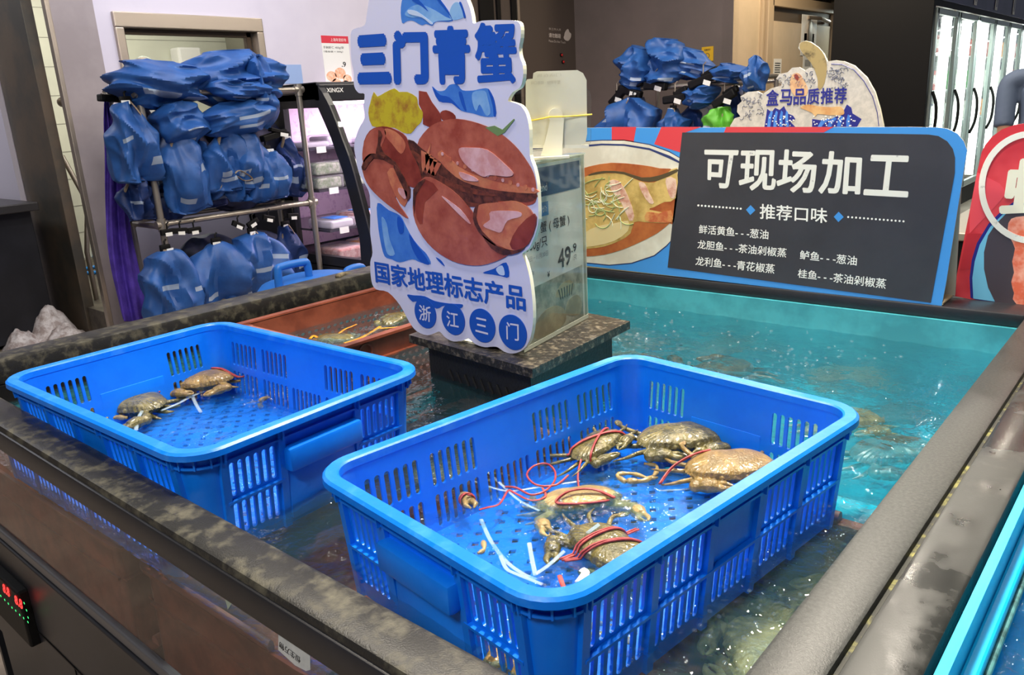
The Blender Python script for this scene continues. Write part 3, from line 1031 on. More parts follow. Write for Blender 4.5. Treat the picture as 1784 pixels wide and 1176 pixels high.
def make_crate(label):
    t = thing('plastic_crate', label, 'crate', (0, 0, 0), group='blue crates standing in the tank')
    hl, hw, r = CL / 2 - 0.017, CW / 2 - 0.017, 0.040
    SL = [(-0.245, -0.155, 6, True), (-0.140, -0.055, 6, True), (-0.045, 0.045, 7, False), (0.055, 0.140, 6, True), (0.155, 0.245, 6, True)]
    SS = [(-0.150, -0.075, 6, True), (0.075, 0.150, 6, True)]
    body = crate_body(hl, hw, r, SL, SS)
    # ribs: ledge below the rim, shelf rib between the slot rows, columns
    for zz_, dd, hh in ((CH - 0.028, 0.009, 0.003),):
        k = -TAP * (1 - zz_ / CH)
        sweep_rr(body, 2 * hl, 2 * hw, r, [(k, zz_), (k + dd, zz_), (k + dd, zz_ + hh), (k, zz_ + hh)])
    for side in range(4):
        ln = (hl if side % 2 == 0 else hw) * 2 - 2 * r
        half = hw if side % 2 == 0 else hl
        cols = (-0.252, -0.148, -0.049, 0.049, 0.148, 0.252) if side % 2 == 0 else (-0.157, -0.068, 0.068, 0.157)

        def vbox(s0, s1, z0, z1, d0, d1):
            vs = [wall_xform(side, half, s, z, d) for s in (s0, s1) for z in (z0, z1) for d in (d0, d1)]
            body.add(vs, [(0, 1, 3, 2), (4, 6, 7, 5), (0, 4, 5, 1), (2, 3, 7, 6), (0, 2, 6, 4), (1, 5, 7, 3)])
        for c in cols:
            vbox(c - 0.0055, c + 0.0055, 0, CH - 0.004, 0, 0.008)
            vbox(c - 0.0012, c + 0.0012, CH - 0.028, CH - 0.004, 0, 0.013)
        spans = [(a, b) for a, b in zip(cols[:-1], cols[1:])] if side % 2 == 0 else [(cols[0], cols[1]), (cols[2], cols[3])]
        for a, b in spans:
            vbox(a, b, 0.0735, 0.0775, 0, 0.009)
        for e in (-1, 1):
            vbox(e * (ln / 2 + 0.004) - 0.0012, e * (ln / 2 + 0.004) + 0.0012, CH - 0.028, CH - 0.004, 0, 0.011)
    # ribs round the corners in the band below the rim
    for sx, sy, a0 in ((1, 1, 0), (-1, 1, pi / 2), (-1, -1, pi), (1, -1, 1.5 * pi)):
        for f in (0.22, 0.5, 0.78):
            a = a0 + pi / 2 * f
            c, s_ = cos(a), sin(a)
            M = Matrix.Rotation(a, 4, 'Z')
            body.box((sx * (hl - r) + (r + 0.003) * c, sy * (hw - r) + (r + 0.003) * s_, CH - 0.016), (0.011, 0.0024, 0.024), M=M)
    body.build('body', M_blue, t, smooth=True)
    perforated_base(hl, hw, r, 0.016, 0.034, 0.0072).build('base', M_blue, t)
    rim = MB()
    sweep_rr(rim, 2 * hl, 2 * hw, r, [(-0.004, CH - 0.012), (-0.0035, CH - 0.002), (-0.001, CH), (0.013, CH), (0.0165, CH - 0.003), (0.017, CH - 0.011), (0.0145, CH - 0.011), (0.0135, CH - 0.005), (0.002, CH - 0.005), (0.001, CH - 0.012)])
    rim.build('rim', M_blue_scuff, t, smooth=True)
    for sg in (1, -1):
        hb = MB()
        hb.boxp((sg * (hl - 0.004), -0.066, 0.088), (sg * (hl + 0.017), 0.066, 0.124), 0.005)
        hb.boxp((sg * (hl - 0.010), -0.062, 0.01), (sg * (hl - 0.002), 0.062, 0.09), 0.002)
        hb.build('handle', M_blue, t, smooth=True)
    return t


c2z = 0.9327 - CH
c1z = 0.9518 - CH
crate_b = make_crate('near blue slotted crate, larger in view, holding six crabs and white strips')
rz2 = radians(90 - 7.05)
e1 = Vector((-0.792, 0.501))
e2 = Vector((-0.367, 0.448))
e3 = Vector((-0.291, 1.063))
e4 = Vector((-0.716, 1.116))
ctr2 = (e1 + e2 + e3 + e4) / 4
crate_b.location = (ctr2.x, ctr2.y, c2z)
crate_b.rotation_euler = (0, 0, rz2)
crate_a = copy_tree(crate_b)
crate_a['label'] = 'left blue slotted crate against the tank rim, holding three crabs'
ctr1 = Vector((-1.2157, 0.609))
crate_a.location = (ctr1.x, ctr1.y, c1z)
crate_a.rotation_euler = (0, 0, radians(1.54))


# brown crates: one visible in the far corner, others under the blue ones
def make_brown(label, closed=False):
    t = thing('lattice_crate', label, 'crate', (0, 0, 0), group='brown crates in the tank')
    hl, hw, r = 0.293, 0.188, 0.018
    H = 0.17
    mb = MB()
    for side in range(4):
        ln = (hl if side % 2 == 0 else hw) * 2 - 2 * r
        half = hw if side % 2 == 0 else hl
        loops = [[(-ln / 2, 0), (ln / 2, 0), (ln / 2, H - 0.004), (-ln / 2, H - 0.004)]]
        nx = int(ln / 0.021)
        for i in range(nx):
            for j in range(6):
                x = -ln / 2 + 0.012 + i * 0.021 + (0.0105 if j % 2 else 0)
                zc = 0.022 + j * 0.0155
                if abs(x) < ln / 2 - 0.012 and not closed:
                    loops.append([(x + 0.0075 * cos(k * pi / 3), zc + 0.0052 * sin(k * pi / 3)) for k in range(6)])
        vs, fs = curve_fill(loops, 0.002)

        def xf(s, z, d):
            e = half - 0.004 * (1 - z / H) + d
            return ((s, -e, z), (e, s, z), (-s, e, z), (-e, -s, z))[side]
        mb.add([xf(v.x, v.y, v.z) for v in vs], fs)
        cv = [xf(s, z, d) for s in (-ln / 2 - 0.012, ln / 2 + 0.012) for z in (0.112, 0.116) for d in (0, 0.012)]
        mb.add(cv, [(0, 1, 3, 2), (4, 6, 7, 5), (0, 4, 5, 1), (2, 3, 7, 6), (0, 2, 6, 4), (1, 5, 7, 3)])
    for sx in (1, -1):
        for sy in (1, -1):
            mb.cyl((sx * (hl - r), sy * (hw - r), 0), (sx * (hl - r), sy * (hw - r), H - 0.004), r, 12)
    mb.build('body', M_brown, t, smooth=True)
    if closed:
        MB().boxp((-hl + 0.007, -hw + 0.007, 0.004), (hl - 0.007, hw - 0.007, 0.009)).build('base', M_brown, t)
    else:
        perforated_base(hl, hw, r, 0.006, 0.022, 0.0040).build('base', M_brown, t)
    rim = MB()
    sweep_rr(rim, 2 * hl, 2 * hw, r, [(-0.004, H - 0.004), (-0.003, H), (0.018, H), (0.018, H - 0.006), (0.001, H - 0.006)])
    rim.build('rim', M_brown, t, smooth=True)
    for sg in (-1, 1):
        MB().tube([(sg * (hl + 0.008), -0.12, H + 0.004), (sg * (hl + 0.008), 0.10, H + 0.004)], 0.010, 10).build('grip_tube', mat('worn_brown_grip', C(150, 92, 78), 0.5), t, smooth=True)
    MB().tube([(-0.20 + 0.018 * cos(i * pi / 10), -hw - 0.006, 0.140 + 0.018 * sin(i * pi / 10)) for i in range(20)], 0.0022, 6, closed=True).build('hang_ring', M_brown, t)
    return t


def place(o, x, y, z, rz, label=None):
    o.location = (x, y, z)
    o.rotation_euler = (0, 0, rz)
    if label:
        o['label'] = label
    return o


bc = make_brown('reddish brown lattice crate in the far tank corner, with yellow straps')
place(bc, -1.562, 1.26, 0.70, pi / 2)
cc = make_brown('closed', True)
place(cc, -1.395, 0.605, c1z - 0.176, radians(1.0), 'brown crate directly under the left blue crate, seen through the front glass')
place(copy_tree(cc), -0.858, 0.75, c2z - 0.176, pi / 2, 'brown crate under the left half of the near blue crate')
place(copy_tree(cc), -0.440, 0.745, c2z - 0.176, pi / 2, 'brown crate under the near blue crate along the right rim, holding crabs')
place(copy_tree(cc), -1.395, 0.612, c1z - 0.352, radians(1.0), 'lowest brown crate at the left behind the front glass')
place(copy_tree(cc), -0.850, 0.755, c2z - 0.350, pi / 2, 'lowest brown crate under the left half of the near blue crate')
place(copy_tree(cc), -0.436, 0.750, c2z - 0.350, pi / 2, 'lowest brown crate along the right rim')
place(copy_tree(bc), -1.56, 1.27, 0.525, pi / 2, 'lower brown crate under the one with yellow straps')

# ================================================================== CRABS
M_crab = mat('crab_shell', C(78, 74, 40), 0.26, col2=C(122, 112, 64), scale=55, detail=6, lo=0.42, hi=0.66, bump=0.5, bscale=300, coat=0.5)
M_crab2 = mat('crab_shell_tan', C(112, 92, 46), 0.28, col2=C(160, 130, 74), scale=50, detail=6, lo=0.42, hi=0.66, bump=0.5, bscale=300, coat=0.5)
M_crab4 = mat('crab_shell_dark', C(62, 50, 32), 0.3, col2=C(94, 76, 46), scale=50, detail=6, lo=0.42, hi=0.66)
M_crab3 = mat('crab_shell_pale', C(138, 118, 72), 0.32, col2=C(176, 152, 98), scale=46, detail=6, lo=0.42, hi=0.66, bump=0.4, bscale=260, coat=0.4)


def crab_outline(a):
    """carapace edge, a=0 right spine, pi/2 front; half width 1"""
    c, s = cos(a), sin(a)
    if s >= 0:
        x, y = abs(c) ** 0.85 * (1 if c >= 0 else -1), s ** 0.9 * 0.56
        k = (a / pi) * 22
        tooth = 0.075 * (1 - abs((k % 1) - 0.35) * 2) if 0.05 < a < pi - 0.05 else 0
        f = 1 + tooth
        return x * f, y * f
    return abs(c) ** 0.9 * (1 if c >= 0 else -1) * (1 - 0.05 * abs(s)), -(-s) ** 0.8 * 0.60


def carapace_top(x, y, w):
    """height of the shell over (x,y)"""
    a = math.atan2(y, x)
    ex, ey = crab_outline(a)
    rr_ = min(1.0, sqrt(x * x + y * y) / (w * sqrt(ex * ex + ey * ey)))
    return w * 0.26 * (1 - rr_ ** 2.4) ** 0.7


def make_crab(label, w, loc, yaw, pose, m, tilt=(0, 0), group=None, cords=(), seed=0, cord_mat=None):
    """w: half width of the shell. front is +y. pose: dict with claw and leg spreads"""
    rnd = random.Random(seed)
    mb = MB()
    NA, NR = 88, 9
    vs = [(0, 0, carapace_top(0, 0.0001, w))]
    for i in range(1, NR + 1):
        f = (i / NR) ** 0.8
        for j in range(NA):
            a = 2 * pi * j / NA
            ex, ey = crab_outline(a)
            x, y = ex * w * f, ey * w * f
            bumps = 0.012 * w * noise.noise(Vector((x / w * 4, y / w * 4, seed))) - 0.03 * w * math.exp(-((abs(x) - 0.28 * w) / (0.09 * w)) ** 2) * (1 - f) * 0.6
            vs.append((x, y, (carapace_top(x, y, w) + bumps) if i < NR else 0.0))
    fs = [(0, 1 + j, 1 + (j + 1) % NA) for j in range(NA)]
    for i in range(NR - 1):
        for j in range(NA):
            p, q = 1 + i * NA, 1 + (i + 1) * NA
            fs.append((p + j, q + j, q + (j + 1) % NA, p + (j + 1) % NA))
    b0 = len(vs)
    for i, (f, zz_) in enumerate(((0.93, -0.05), (0.72, -0.20), (0.4, -0.27))):
        for j in range(NA):
            a = 2 * pi * j / NA
            ex, ey = crab_outline(a)
            vs.append((ex * w * f * 0.96, ey * w * f, zz_ * w))
    vs.append((0, 0, -0.28 * w))
    rings = [1 + (NR - 1) * NA, b0, b0 + NA, b0 + 2 * NA]
    for p, q in zip(rings[:-1], rings[1:]):
        for j in range(NA):
            fs.append((p + j, q + j, q + (j + 1) % NA, p + (j + 1) % NA))
    for j in range(NA):
        fs.append((rings[-1] + j, len(vs) - 1, rings[-1] + (j + 1) % NA))
    mb.add(vs, fs)

    def limb(pts, rad, flat=1.0):
        p2 = spline(pts, 4)
        r2 = []
        for k in range(len(p2)):
            u = k / 4
            i0 = min(int(u), len(rad) - 2)
            r2.append((rad[i0] + (rad[i0 + 1] - rad[i0]) * min(1, u - i0)) * w)
        mb.tube([Vector(p) * w for p in p2], r2, 10, flat=flat)
    for sg in (1, -1):
        spread = pose.get('claw_r' if sg > 0 else 'claw_l', 0.0)
        # arm folded under the front edge, pincer crossing the face
        ax = 0.55 + 0.35 * spread
        limb([(sg * 0.45, 0.25, -0.10), (sg * (0.78 + 0.2 * spread), 0.46 + 0.1 * spread, -0.10), (sg * (0.86 + 0.35 * spread), 0.62 + 0.2 * spread, -0.07)], [0.11, 0.13, 0.14])
        el = Vector((sg * (0.86 + 0.35 * spread), 0.62 + 0.2 * spread, -0.07))
        mb.ball(el * w, (0.15 * w, 0.15 * w, 0.13 * w), 12, 8)
        d = Vector((sg * (-0.75 + 1.2 * spread), 0.12 + 0.75 * spread, 0.02)).normalized()
        nrm = Vector((-d.y, d.x, 0)) * sg
        palm0, palm1 = el + d * 0.06, el + d * 0.46
        limb([palm0, el + d * 0.25 + Vector((0, 0, 0.02)), palm1], [0.13, 0.19, 0.15], 0.85)
        limb([palm1 - nrm * 0.05, el + d * 0.66 - nrm * 0.10, el + d * 0.84 - nrm * 0.03], [0.095, 0.07, 0.018])
        limb([palm1 + nrm * 0.06, el + d * 0.64 + nrm * 0.10, el + d * 0.82 + nrm * 0.01], [0.085, 0.06, 0.018])
        legs = pose.get('legs_r' if sg > 0 else 'legs_l', 0.35)
        for k in range(4):
            by = 0.16 - 0.19 * k
            an = radians((28, 2, -24, -48)[k]) + rnd.uniform(-0.12, 0.12)
            ln = (0.75, 0.92, 0.88, 0.70)[k] * legs * 1.25 + 0.25
            dx, dy = cos(an) * sg, sin(an)
            lift = rnd.uniform(0.02, 0.16) if legs > 0.4 else -0.04
            p0 = Vector((sg * 0.55, by, -0.16))
            p1 = p0 + Vector((dx, dy, 0)) * (0.30 + 0.35 * ln) + Vector((0, 0, lift))
            bend = an - sg * 0 - 0.5 * (1 if k > 1 else 0.6)
            p2 = p1 + Vector((cos(bend) * sg, sin(bend), -0.10)) * 0.34 * ln
            if k == 3:                       # swimming paddle
                p3 = p2 + Vector((cos(bend - 0.3) * sg, sin(bend - 0.3), -0.02)) * 0.26
                limb([p0, p1, p2], [0.075, 0.058, 0.045])
                mb.ball(((p2 + p3) / 2) * w, (0.19 * w, 0.10 * w, 0.035 * w), 12, 8, M=Matrix.Rotation(math.atan2((p3 - p2).y, (p3 - p2).x), 4, 'Z'))
            else:
                p3 = p2 + Vector((cos(bend - 0.25) * sg, sin(bend - 0.25), -0.12)) * 0.30 * ln
                limb([p0, p1, p2, p3], [0.07, 0.056, 0.038, 0.012])
        mb.tube([Vector((sg * 0.24, 0.50, 0.02)) * w, Vector((sg * 0.28, 0.58, 0.05)) * w], [0.03 * w, 0.045 * w], 8)
    o = mb.build('mud_crab', m, None, smooth=True)
    # weld the limbs and shell into one continuous skin
    rm = o.modifiers.new('skin', 'REMESH')
    rm.mode = 'VOXEL'
    rm.voxel_size = w * 0.017
    dg = bpy.context.evaluated_depsgraph_get()
    dg.update()
    me = bpy.data.meshes.new_from_object(o.evaluated_get(dg))
    o.modifiers.clear()
    old = o.data
    o.data = me
    me.name = 'mud_crab'
    bpy.data.meshes.remove(old)
    if not me.materials:
        me.materials.append(m)
    for p in me.polygons:
        p.use_smooth = True
    o.location = loc
    o.rotation_euler = (tilt[0], tilt[1], yaw)
    tag(o, label, 'crab', group)
    for cdesc in cords:
        kind = cdesc[0]
        pts = []
        if kind == 'band':                  # runs over the shell along a line, angle & offset
            ang, off = cdesc[1], cdesc[2]
            dv, nv = Vector((cos(ang), sin(ang))), Vector((-sin(ang), cos(ang)))
            for i in range(25):
                q = dv * (w * 0.98 * (i / 12 - 1)) + nv * off * w
                hz = carapace_top(q.x, q.y, w)
                pts.append((q.x, q.y, hz + w * 0.03 if hz > 0.002 else -w * 0.02))
        else:
            pts = [Vector(p) * w for p in spline(cdesc[1], 6)]
        c = MB().tube(pts, 0.0017, 6)
        c.tube([Vector(p) + Vector((0.0025, 0.0025, 0.001)) for p in pts], 0.0014, 6)
        cc = c.build('binding_cord', cord_mat or M_red, o, smooth='all')
    return o


G2 = 'live crabs in the near blue crate'
YC = radians(-139)
YRr = radians(-49.6)


def cpos(x, y, z=0.818):
    p = onz(x, y, z)
    return (p.x, p.y, z)


make_crab('red bound crab at the back left of the near crate with legs spread', 0.052, cpos(1040, 775, 0.832), YRr - 0.75, dict(claw_r=0.1, claw_l=0.0, legs_r=0.75, legs_l=0.6), M_crab,
          (0.10, 0.12), G2, (('band', 0.35, 0.1), ('band', -0.5, -0.05), ('free', [(0.9, 0.1, 0.0), (1.6, 0.5, -0.1), (2.4, 1.2, -0.15)])), 1)
make_crab('wide olive crab in the far corner of the near crate, one leg raised', 0.068, cpos(1183, 762, 0.834), YC + 0.12, dict(claw_r=0.05, claw_l=0.0, legs_r=0.85, legs_l=0.5), M_crab,
          (-0.05, 0.0), G2, (), 2)
make_crab('brown crab by the long right side of the near crate', 0.064, cpos(1272, 812, 0.838), YC - 0.08, dict(claw_r=0.0, claw_l=0.0, legs_r=0.6, legs_l=0.3), M_crab2,
          (-0.10, 0.05), G2, (('free', [(0.35, -0.5, 0.15), (0.75, -0.30, 0.18), (1.25, 0.0, 0.08), (1.6, 0.5, -0.02)]),), 3)
make_crab('pale submerged crab with open claws in the middle of the near crate', 0.062, cpos(1008, 872, 0.806), YC + 0.18, dict(claw_r=0.62, claw_l=0.62, legs_r=0.35, legs_l=0.2), M_crab3,
          (0.12, 0.0), G2, (('free', [(-0.75, 0.45, 0.12), (-0.3, 0.25, 0.32), (0.25, 0.22, 0.34), (0.6, 0.42, 0.2), (0.1, 0.55, 0.15), (-0.6, 0.5, 0.1)]),), 4)
make_crab('dark crab half under the front rim of the near crate, red cord across', 0.062, cpos(1062, 958, 0.815), YC - 0.95, dict(claw_r=0.3, claw_l=0.1, legs_r=0.5, legs_l=0.4), M_crab,
          (0.0, -0.1), G2, (('band', 1.2, 0.1), ('band', 1.5, -0.25)), 5)
make_crab('olive crab pressed into the nearest corner of the near crate', 0.062, (-0.45, 0.545, 0.812), radians(100), dict(claw_r=0.0, claw_l=0.0, legs_r=0.2, legs_l=0.2), M_crab2, (0, 0), G2, (('band', 0.2, 0.1),), 6)
G1 = 'live crabs in the left blue crate'
make_crab('humped tan crab resting high by the back wall of the left crate', 0.060, cpos(356, 662, 0.846), YC + 0.05, dict(claw_r=0.1, claw_l=0.25, legs_r=0.2, legs_l=0.2), M_crab2,
          (-0.12, 0.05), G1, (('free', [(-0.2, -0.5, 0.2), (-0.6, -0.3, 0.2), (-1.0, -0.05, 0.05), (-1.25, 0.1, 0.0), (-1.5, -0.1, -0.05)]),), 7)
make_crab('flat olive crab along the left wall of the left crate', 0.074, cpos(228, 703, 0.836), YC - 0.28, dict(claw_r=0.0, claw_l=0.5, legs_r=0.1, legs_l=0.1), M_crab,
          (-0.05, 0.0), G1, (('free', [(1.0, 0.0, 0.05), (0.5, -0.35, 0.22), (-0.1, -0.5, 0.22), (-0.5, -0.55, 0.12)]),), 8)
make_crab('small pale crab sunk under bubbles on the right of the left crate', 0.030, cpos(474, 692, 0.806), YC + 0.6, dict(claw_r=0.7, claw_l=0.6, legs_r=0.7, legs_l=0.7), M_crab3, (0, 0), G1, (), 9)
G3 = 'crabs in the brown crate'
make_crab('olive crab at the far end of the brown crate', 0.055, cpos(690, 556, 0.812), 2.0, dict(claw_r=0.1, claw_l=0.1, legs_r=0.3, legs_l=0.3), M_crab, (0, 0), G3, (), 10)
make_crab('olive crab at the near end of the brown crate among yellow straps', 0.055, cpos(583, 592, 0.808), 0.6, dict(claw_r=0.1, claw_l=0.1, legs_r=0.3, legs_l=0.3), M_crab, (0, 0), G3, (), 11)
G4 = 'crabs deep in the water outside the crates'
make_crab('olive crab in murky water between the crates and the black pedestal', 0.075, (-0.985, 0.93, 0.70), 0.9, dict(claw_r=0.2, claw_l=0.2, legs_r=0.4, legs_l=0.4), M_crab, (0, 0), G4, (), 12)
for i, (x, y, z_, yaw, lb) in enumerate(((-0.285, 0.56, 0.765, 0.4, 'olive crab underwater by the right rim, nearest the camera'), (-0.29, 0.72, 0.755, 2.2, 'olive crab underwater by the right rim, second from the near corner'),
                                         (-0.285, 0.88, 0.725, 1.1, 'olive crab underwater beside the far half of the near crate'))):
    make_crab(lb, 0.07, (x, y, z_), yaw, dict(claw_r=0.1, claw_l=0.1, legs_r=0.3, legs_l=0.3), M_crab3 if i == 1 else M_crab2, (0, 0), G4, (), 13 + i)
for i, (x, y, z_, yaw, lb) in enumerate(((-0.39, 0.475, 0.75, 1.5, 'olive crab underwater before the nearest corner of the near crate'), (-0.285, 1.00, 0.66, 2.9, 'olive crab underwater by the right rim, farthest of the row'))):
    make_crab(lb, 0.07, (x, y, z_), yaw, dict(claw_r=0.1, claw_l=0.1, legs_r=0.3, legs_l=0.3), M_crab, (0, 0), G4, (), 30 + i)
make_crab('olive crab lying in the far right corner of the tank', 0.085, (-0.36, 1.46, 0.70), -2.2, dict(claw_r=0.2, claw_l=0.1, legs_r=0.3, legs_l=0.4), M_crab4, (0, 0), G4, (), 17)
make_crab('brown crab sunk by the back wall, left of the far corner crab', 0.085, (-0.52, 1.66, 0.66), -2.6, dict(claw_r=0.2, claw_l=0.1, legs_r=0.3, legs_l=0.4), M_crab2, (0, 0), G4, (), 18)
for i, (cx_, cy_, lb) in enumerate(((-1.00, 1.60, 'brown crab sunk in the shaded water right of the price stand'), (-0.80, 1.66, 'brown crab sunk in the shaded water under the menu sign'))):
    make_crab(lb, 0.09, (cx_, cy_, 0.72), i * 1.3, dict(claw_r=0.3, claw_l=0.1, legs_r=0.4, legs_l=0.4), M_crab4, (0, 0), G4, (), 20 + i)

# loose pieces in the crates
M_strip = clear('translucent_strip', (0.80, 0.92, 0.97, 1), 1.3, 0.2, haze=0.28, hazecol=C(215, 232, 240))


def ribbon(label, cat, name, pix, z, r, m, group=None, flat=0.35, jit=0.0):
    pts = []
    for k, q in enumerate(pix):
        zz_ = z + (q[2] if len(q) > 2 else 0)
        pts.append(onz(q[0], q[1], zz_))
    pts = spline(pts, 6)
    b = pts[0].copy()
    mb = MB().tube([p - b for p in pts], r, 8, flat=flat)
    o = mb.build(name, m, None, smooth=True)
    o.location = b
    return tag(o, label, cat, group)


GS = 'white plastic strips in the crates'
ribbon('long pale strip running down the left half of the near crate', 'strip', 'plastic_strip', [(838, 905), (855, 942), (882, 978), (912, 1000), (935, 1010)], 0.815, 0.0028, M_strip, GS)
ribbon('pale strip beside the longer one, bending at the near corner', 'strip', 'plastic_strip', [(872, 968), (882, 990), (900, 1000), (945, 1018)], 0.817, 0.0026, M_strip, GS)
ribbon('short pale strip standing up by the near corner of the near crate', 'strip', 'plastic_strip', [(922, 946, 0.01), (927, 975, 0.005), (933, 1003)], 0.815, 0.0028, M_strip, GS)
ribbon('pale strip slanting right from the near corner of the near crate', 'strip', 'plastic_strip', [(933, 1000), (955, 985), (983, 960, 0.01)], 0.817, 0.0028, M_strip, GS)
ribbon('short pale strip over the bubbles beside the middle crab', 'strip', 'plastic_strip', [(1010, 940), (1028, 925, 0.008), (1044, 913, 0.015)], 0.825, 0.0032, M_strip, GS)
ribbon('thin pale strip crossing the crate floor left of the middle crab', 'strip', 'plastic_strip', [(825, 838), (880, 855), (930, 850), (1010, 838)], 0.815, 0.0022, M_strip, GS)
ribbon('thin pale strip crossing the first one near the red cord', 'strip', 'plastic_strip', [(850, 822), (880, 850), (905, 872), (940, 890)], 0.815, 0.0022, M_strip, GS)
ribbon('pale strip behind the red bound crab claw', 'strip', 'plastic_strip', [(1082, 768), (1110, 780), (1150, 790), (1178, 802)], 0.817, 0.0028, M_strip, GS)
ribbon('thin pale strip under the legs of the brown crab', 'strip', 'plastic_strip', [(1148, 855), (1190, 853), (1230, 847), (1268, 843)], 0.815, 0.0024, M_strip, GS)
ribbon('pale strip standing upright at the left of the left crate', 'strip', 'plastic_strip', [(252, 709, 0.012), (240, 730, 0.008), (237, 750)], 0.825, 0.0035, M_strip, GS)
ribbon('forked pale strip in the middle of the left crate', 'strip', 'plastic_strip', [(281, 715), (310, 703), (335, 690), (365, 678)], 0.828, 0.0038, M_strip, GS)
ribbon('short branch strip beside the forked strip of the left crate', 'strip', 'plastic_strip', [(335, 690), (342, 705), (350, 718)], 0.828, 0.0032, M_strip, GS)
ribbon('small white end of a strip by the dark crab at the front rim', 'strip', 'plastic_strip', [(1014, 992), (1020, 998), (1008, 1015)], 0.825, 0.005, mat('white_rubber', C(225, 230, 228), 0.4), GS)
GC = 'loose red cords in the near crate'
ribbon('red cord curled in a loop on the near crate floor', 'cord', 'red_cord', [(990, 828), (968, 845), (935, 845), (918, 828), (930, 812), (952, 808), (966, 820), (966, 838), (950, 855), (925, 862), (900, 850), (880, 848)], 0.818, 0.0016, M_red, GC, 1)
ribbon('red cord trailing from the loop to the loose claw', 'cord', 'red_cord', [(945, 850), (950, 865), (925, 872), (895, 858), (885, 855), (870, 878), (850, 884), (835, 888)], 0.816, 0.0018, M_red, GC, 0.6)
ribbon('short red end of cord at the near corner of the near crate', 'cord', 'red_cord', [(975, 1003), (980, 1018), (985, 1028)], 0.818, 0.003, M_red, GC, 0.5)
GD = 'loose crab limbs on the crate floor'


def limb_piece(label, pix, r, z=0.816, m=None):
    pts = spline([onz(x, y, z) for x, y in pix], 4)
    b = pts[0].copy()
    n = len(pts)
    rs = [r * (0.55 + 0.75 * abs(sin(i / (n - 1) * pi * (len(pix) - 1) / 1.0 + 0.4))) * (1 - 0.45 * i / n) for i in range(n)]
    o = MB().tube([p - b for p in pts], rs, 9).build('crab_limb', m or M_crab3, None, smooth='all')
    o.location = b
    return tag(o, label, 'crab limb', GD)


limb_piece('bent pale crab leg lying between the crabs of the near crate', [(1092, 838), (1120, 838), (1140, 828), (1144, 812), (1122, 808)], 0.0042)
limb_piece('second pale crab leg in front of the bent one', [(1090, 840), (1075, 828), (1100, 825), (1130, 833), (1146, 832)], 0.0036)
limb_piece('small broken crab tip near the left strip of the near crate', [(842, 944), (843, 958), (832, 964)], 0.0036)
limb_piece('pale leg fragments under bubbles in the left crate', [(452, 698), (470, 690), (478, 682), (490, 695), (505, 690)], 0.004, 0.822)
limb_piece('tiny crab claw tip near the left wall of the left crate', [(190, 728), (205, 727), (222, 728)], 0.006, 0.825)
cl = onz(812, 868, 0.818)
mb = MB().ball((0, 0, 0), (0.017, 0.010, 0.008), 14, 9, M=Matrix.Rotation(0.3, 4, 'Z'))
mb.tube([(0.010, 0.004, 0), (0.024, 0.007, 0.001), (0.032, 0.002, 0)], [0.006, 0.004, 0.0012], 8)
mb.tube([(0.010, -0.004, 0), (0.022, -0.007, 0.001), (0.031, -0.002, 0)], [0.005, 0.0035, 0.0012], 8)
o = mb.build('crab_limb', M_crab3, None, smooth='all')
o.location = cl
o.rotation_euler = (0, 0, radians(-30))
tag(o, 'loose crab claw wound with red cord by the left wall of the near crate', 'crab limb', GD)
MB().tube([(0.006 + 0.004 * cos(i / 3), 0.011 * sin(i / 2), 0.010 * cos(i / 2)) for i in range(26)], 0.0014, 6).build('binding_cord', M_red, o, smooth='all')
GY_ = 'yellow straps in the brown crate'
M_ystrap = mat('yellow_strap', C(222, 150, 24), 0.4, col2=C(200, 120, 20), scale=30)
ribbon('long yellow strap lying across the brown crate', 'strap', 'yellow_strap', [(600, 598), (625, 590), (645, 580), (662, 569)], 0.815, 0.005, M_ystrap, GY_, 0.3)
ribbon('yellow strap in the far part of the brown crate', 'strap', 'yellow_strap', [(662, 572), (690, 570), (705, 567), (722, 566)], 0.816, 0.0035, M_ystrap, GY_, 0.3)
ribbon('thin yellow strap rising to the back wall of the brown crate', 'strap', 'yellow_strap', [(586, 584), (600, 574), (612, 569), (621, 565)], 0.816, 0.003, M_ystrap, GY_, 0.3)
ribbon('short yellow strap at the near corner of the brown crate', 'strap', 'yellow_strap', [(612, 606), (622, 606), (632, 611)], 0.816, 0.005, M_ystrap, GY_, 0.4)
ribbon('curled yellow strap end at the left side of the brown crate', 'strap', 'yellow_strap', [(540, 590), (546, 585), (553, 588)], 0.816, 0.004, M_ystrap, GY_, 0.4)
ribbon('black marker in a green strip afloat outside the left crate', 'marker', 'green_strip', [(676, 690, 0.03), (676, 712, 0.01), (675, 728)], 0.82, 0.007, mat('green_plastic', C(20, 150, 110), 0.4), None, 0.4)
# foam and bubbles on the water, some added to give wet glints
rnd = random.Random(4)
mb = MB()


def bubbles(px_, py_, n, sx, sy, r0, r1, z=WZ + 0.001):
    for _ in range(n):
        q = onz(px_ + rnd.gauss(0, sx), py_ + rnd.gauss(0, sy), z)
        if TX0 + .02 < q.x < TX1 - .02 and 0.42 < q.y < TY1 - 0.03:
            r = rnd.uniform(r0, r1)
            mb.ball(q, (r, r, r * 0.7), 8, 5)


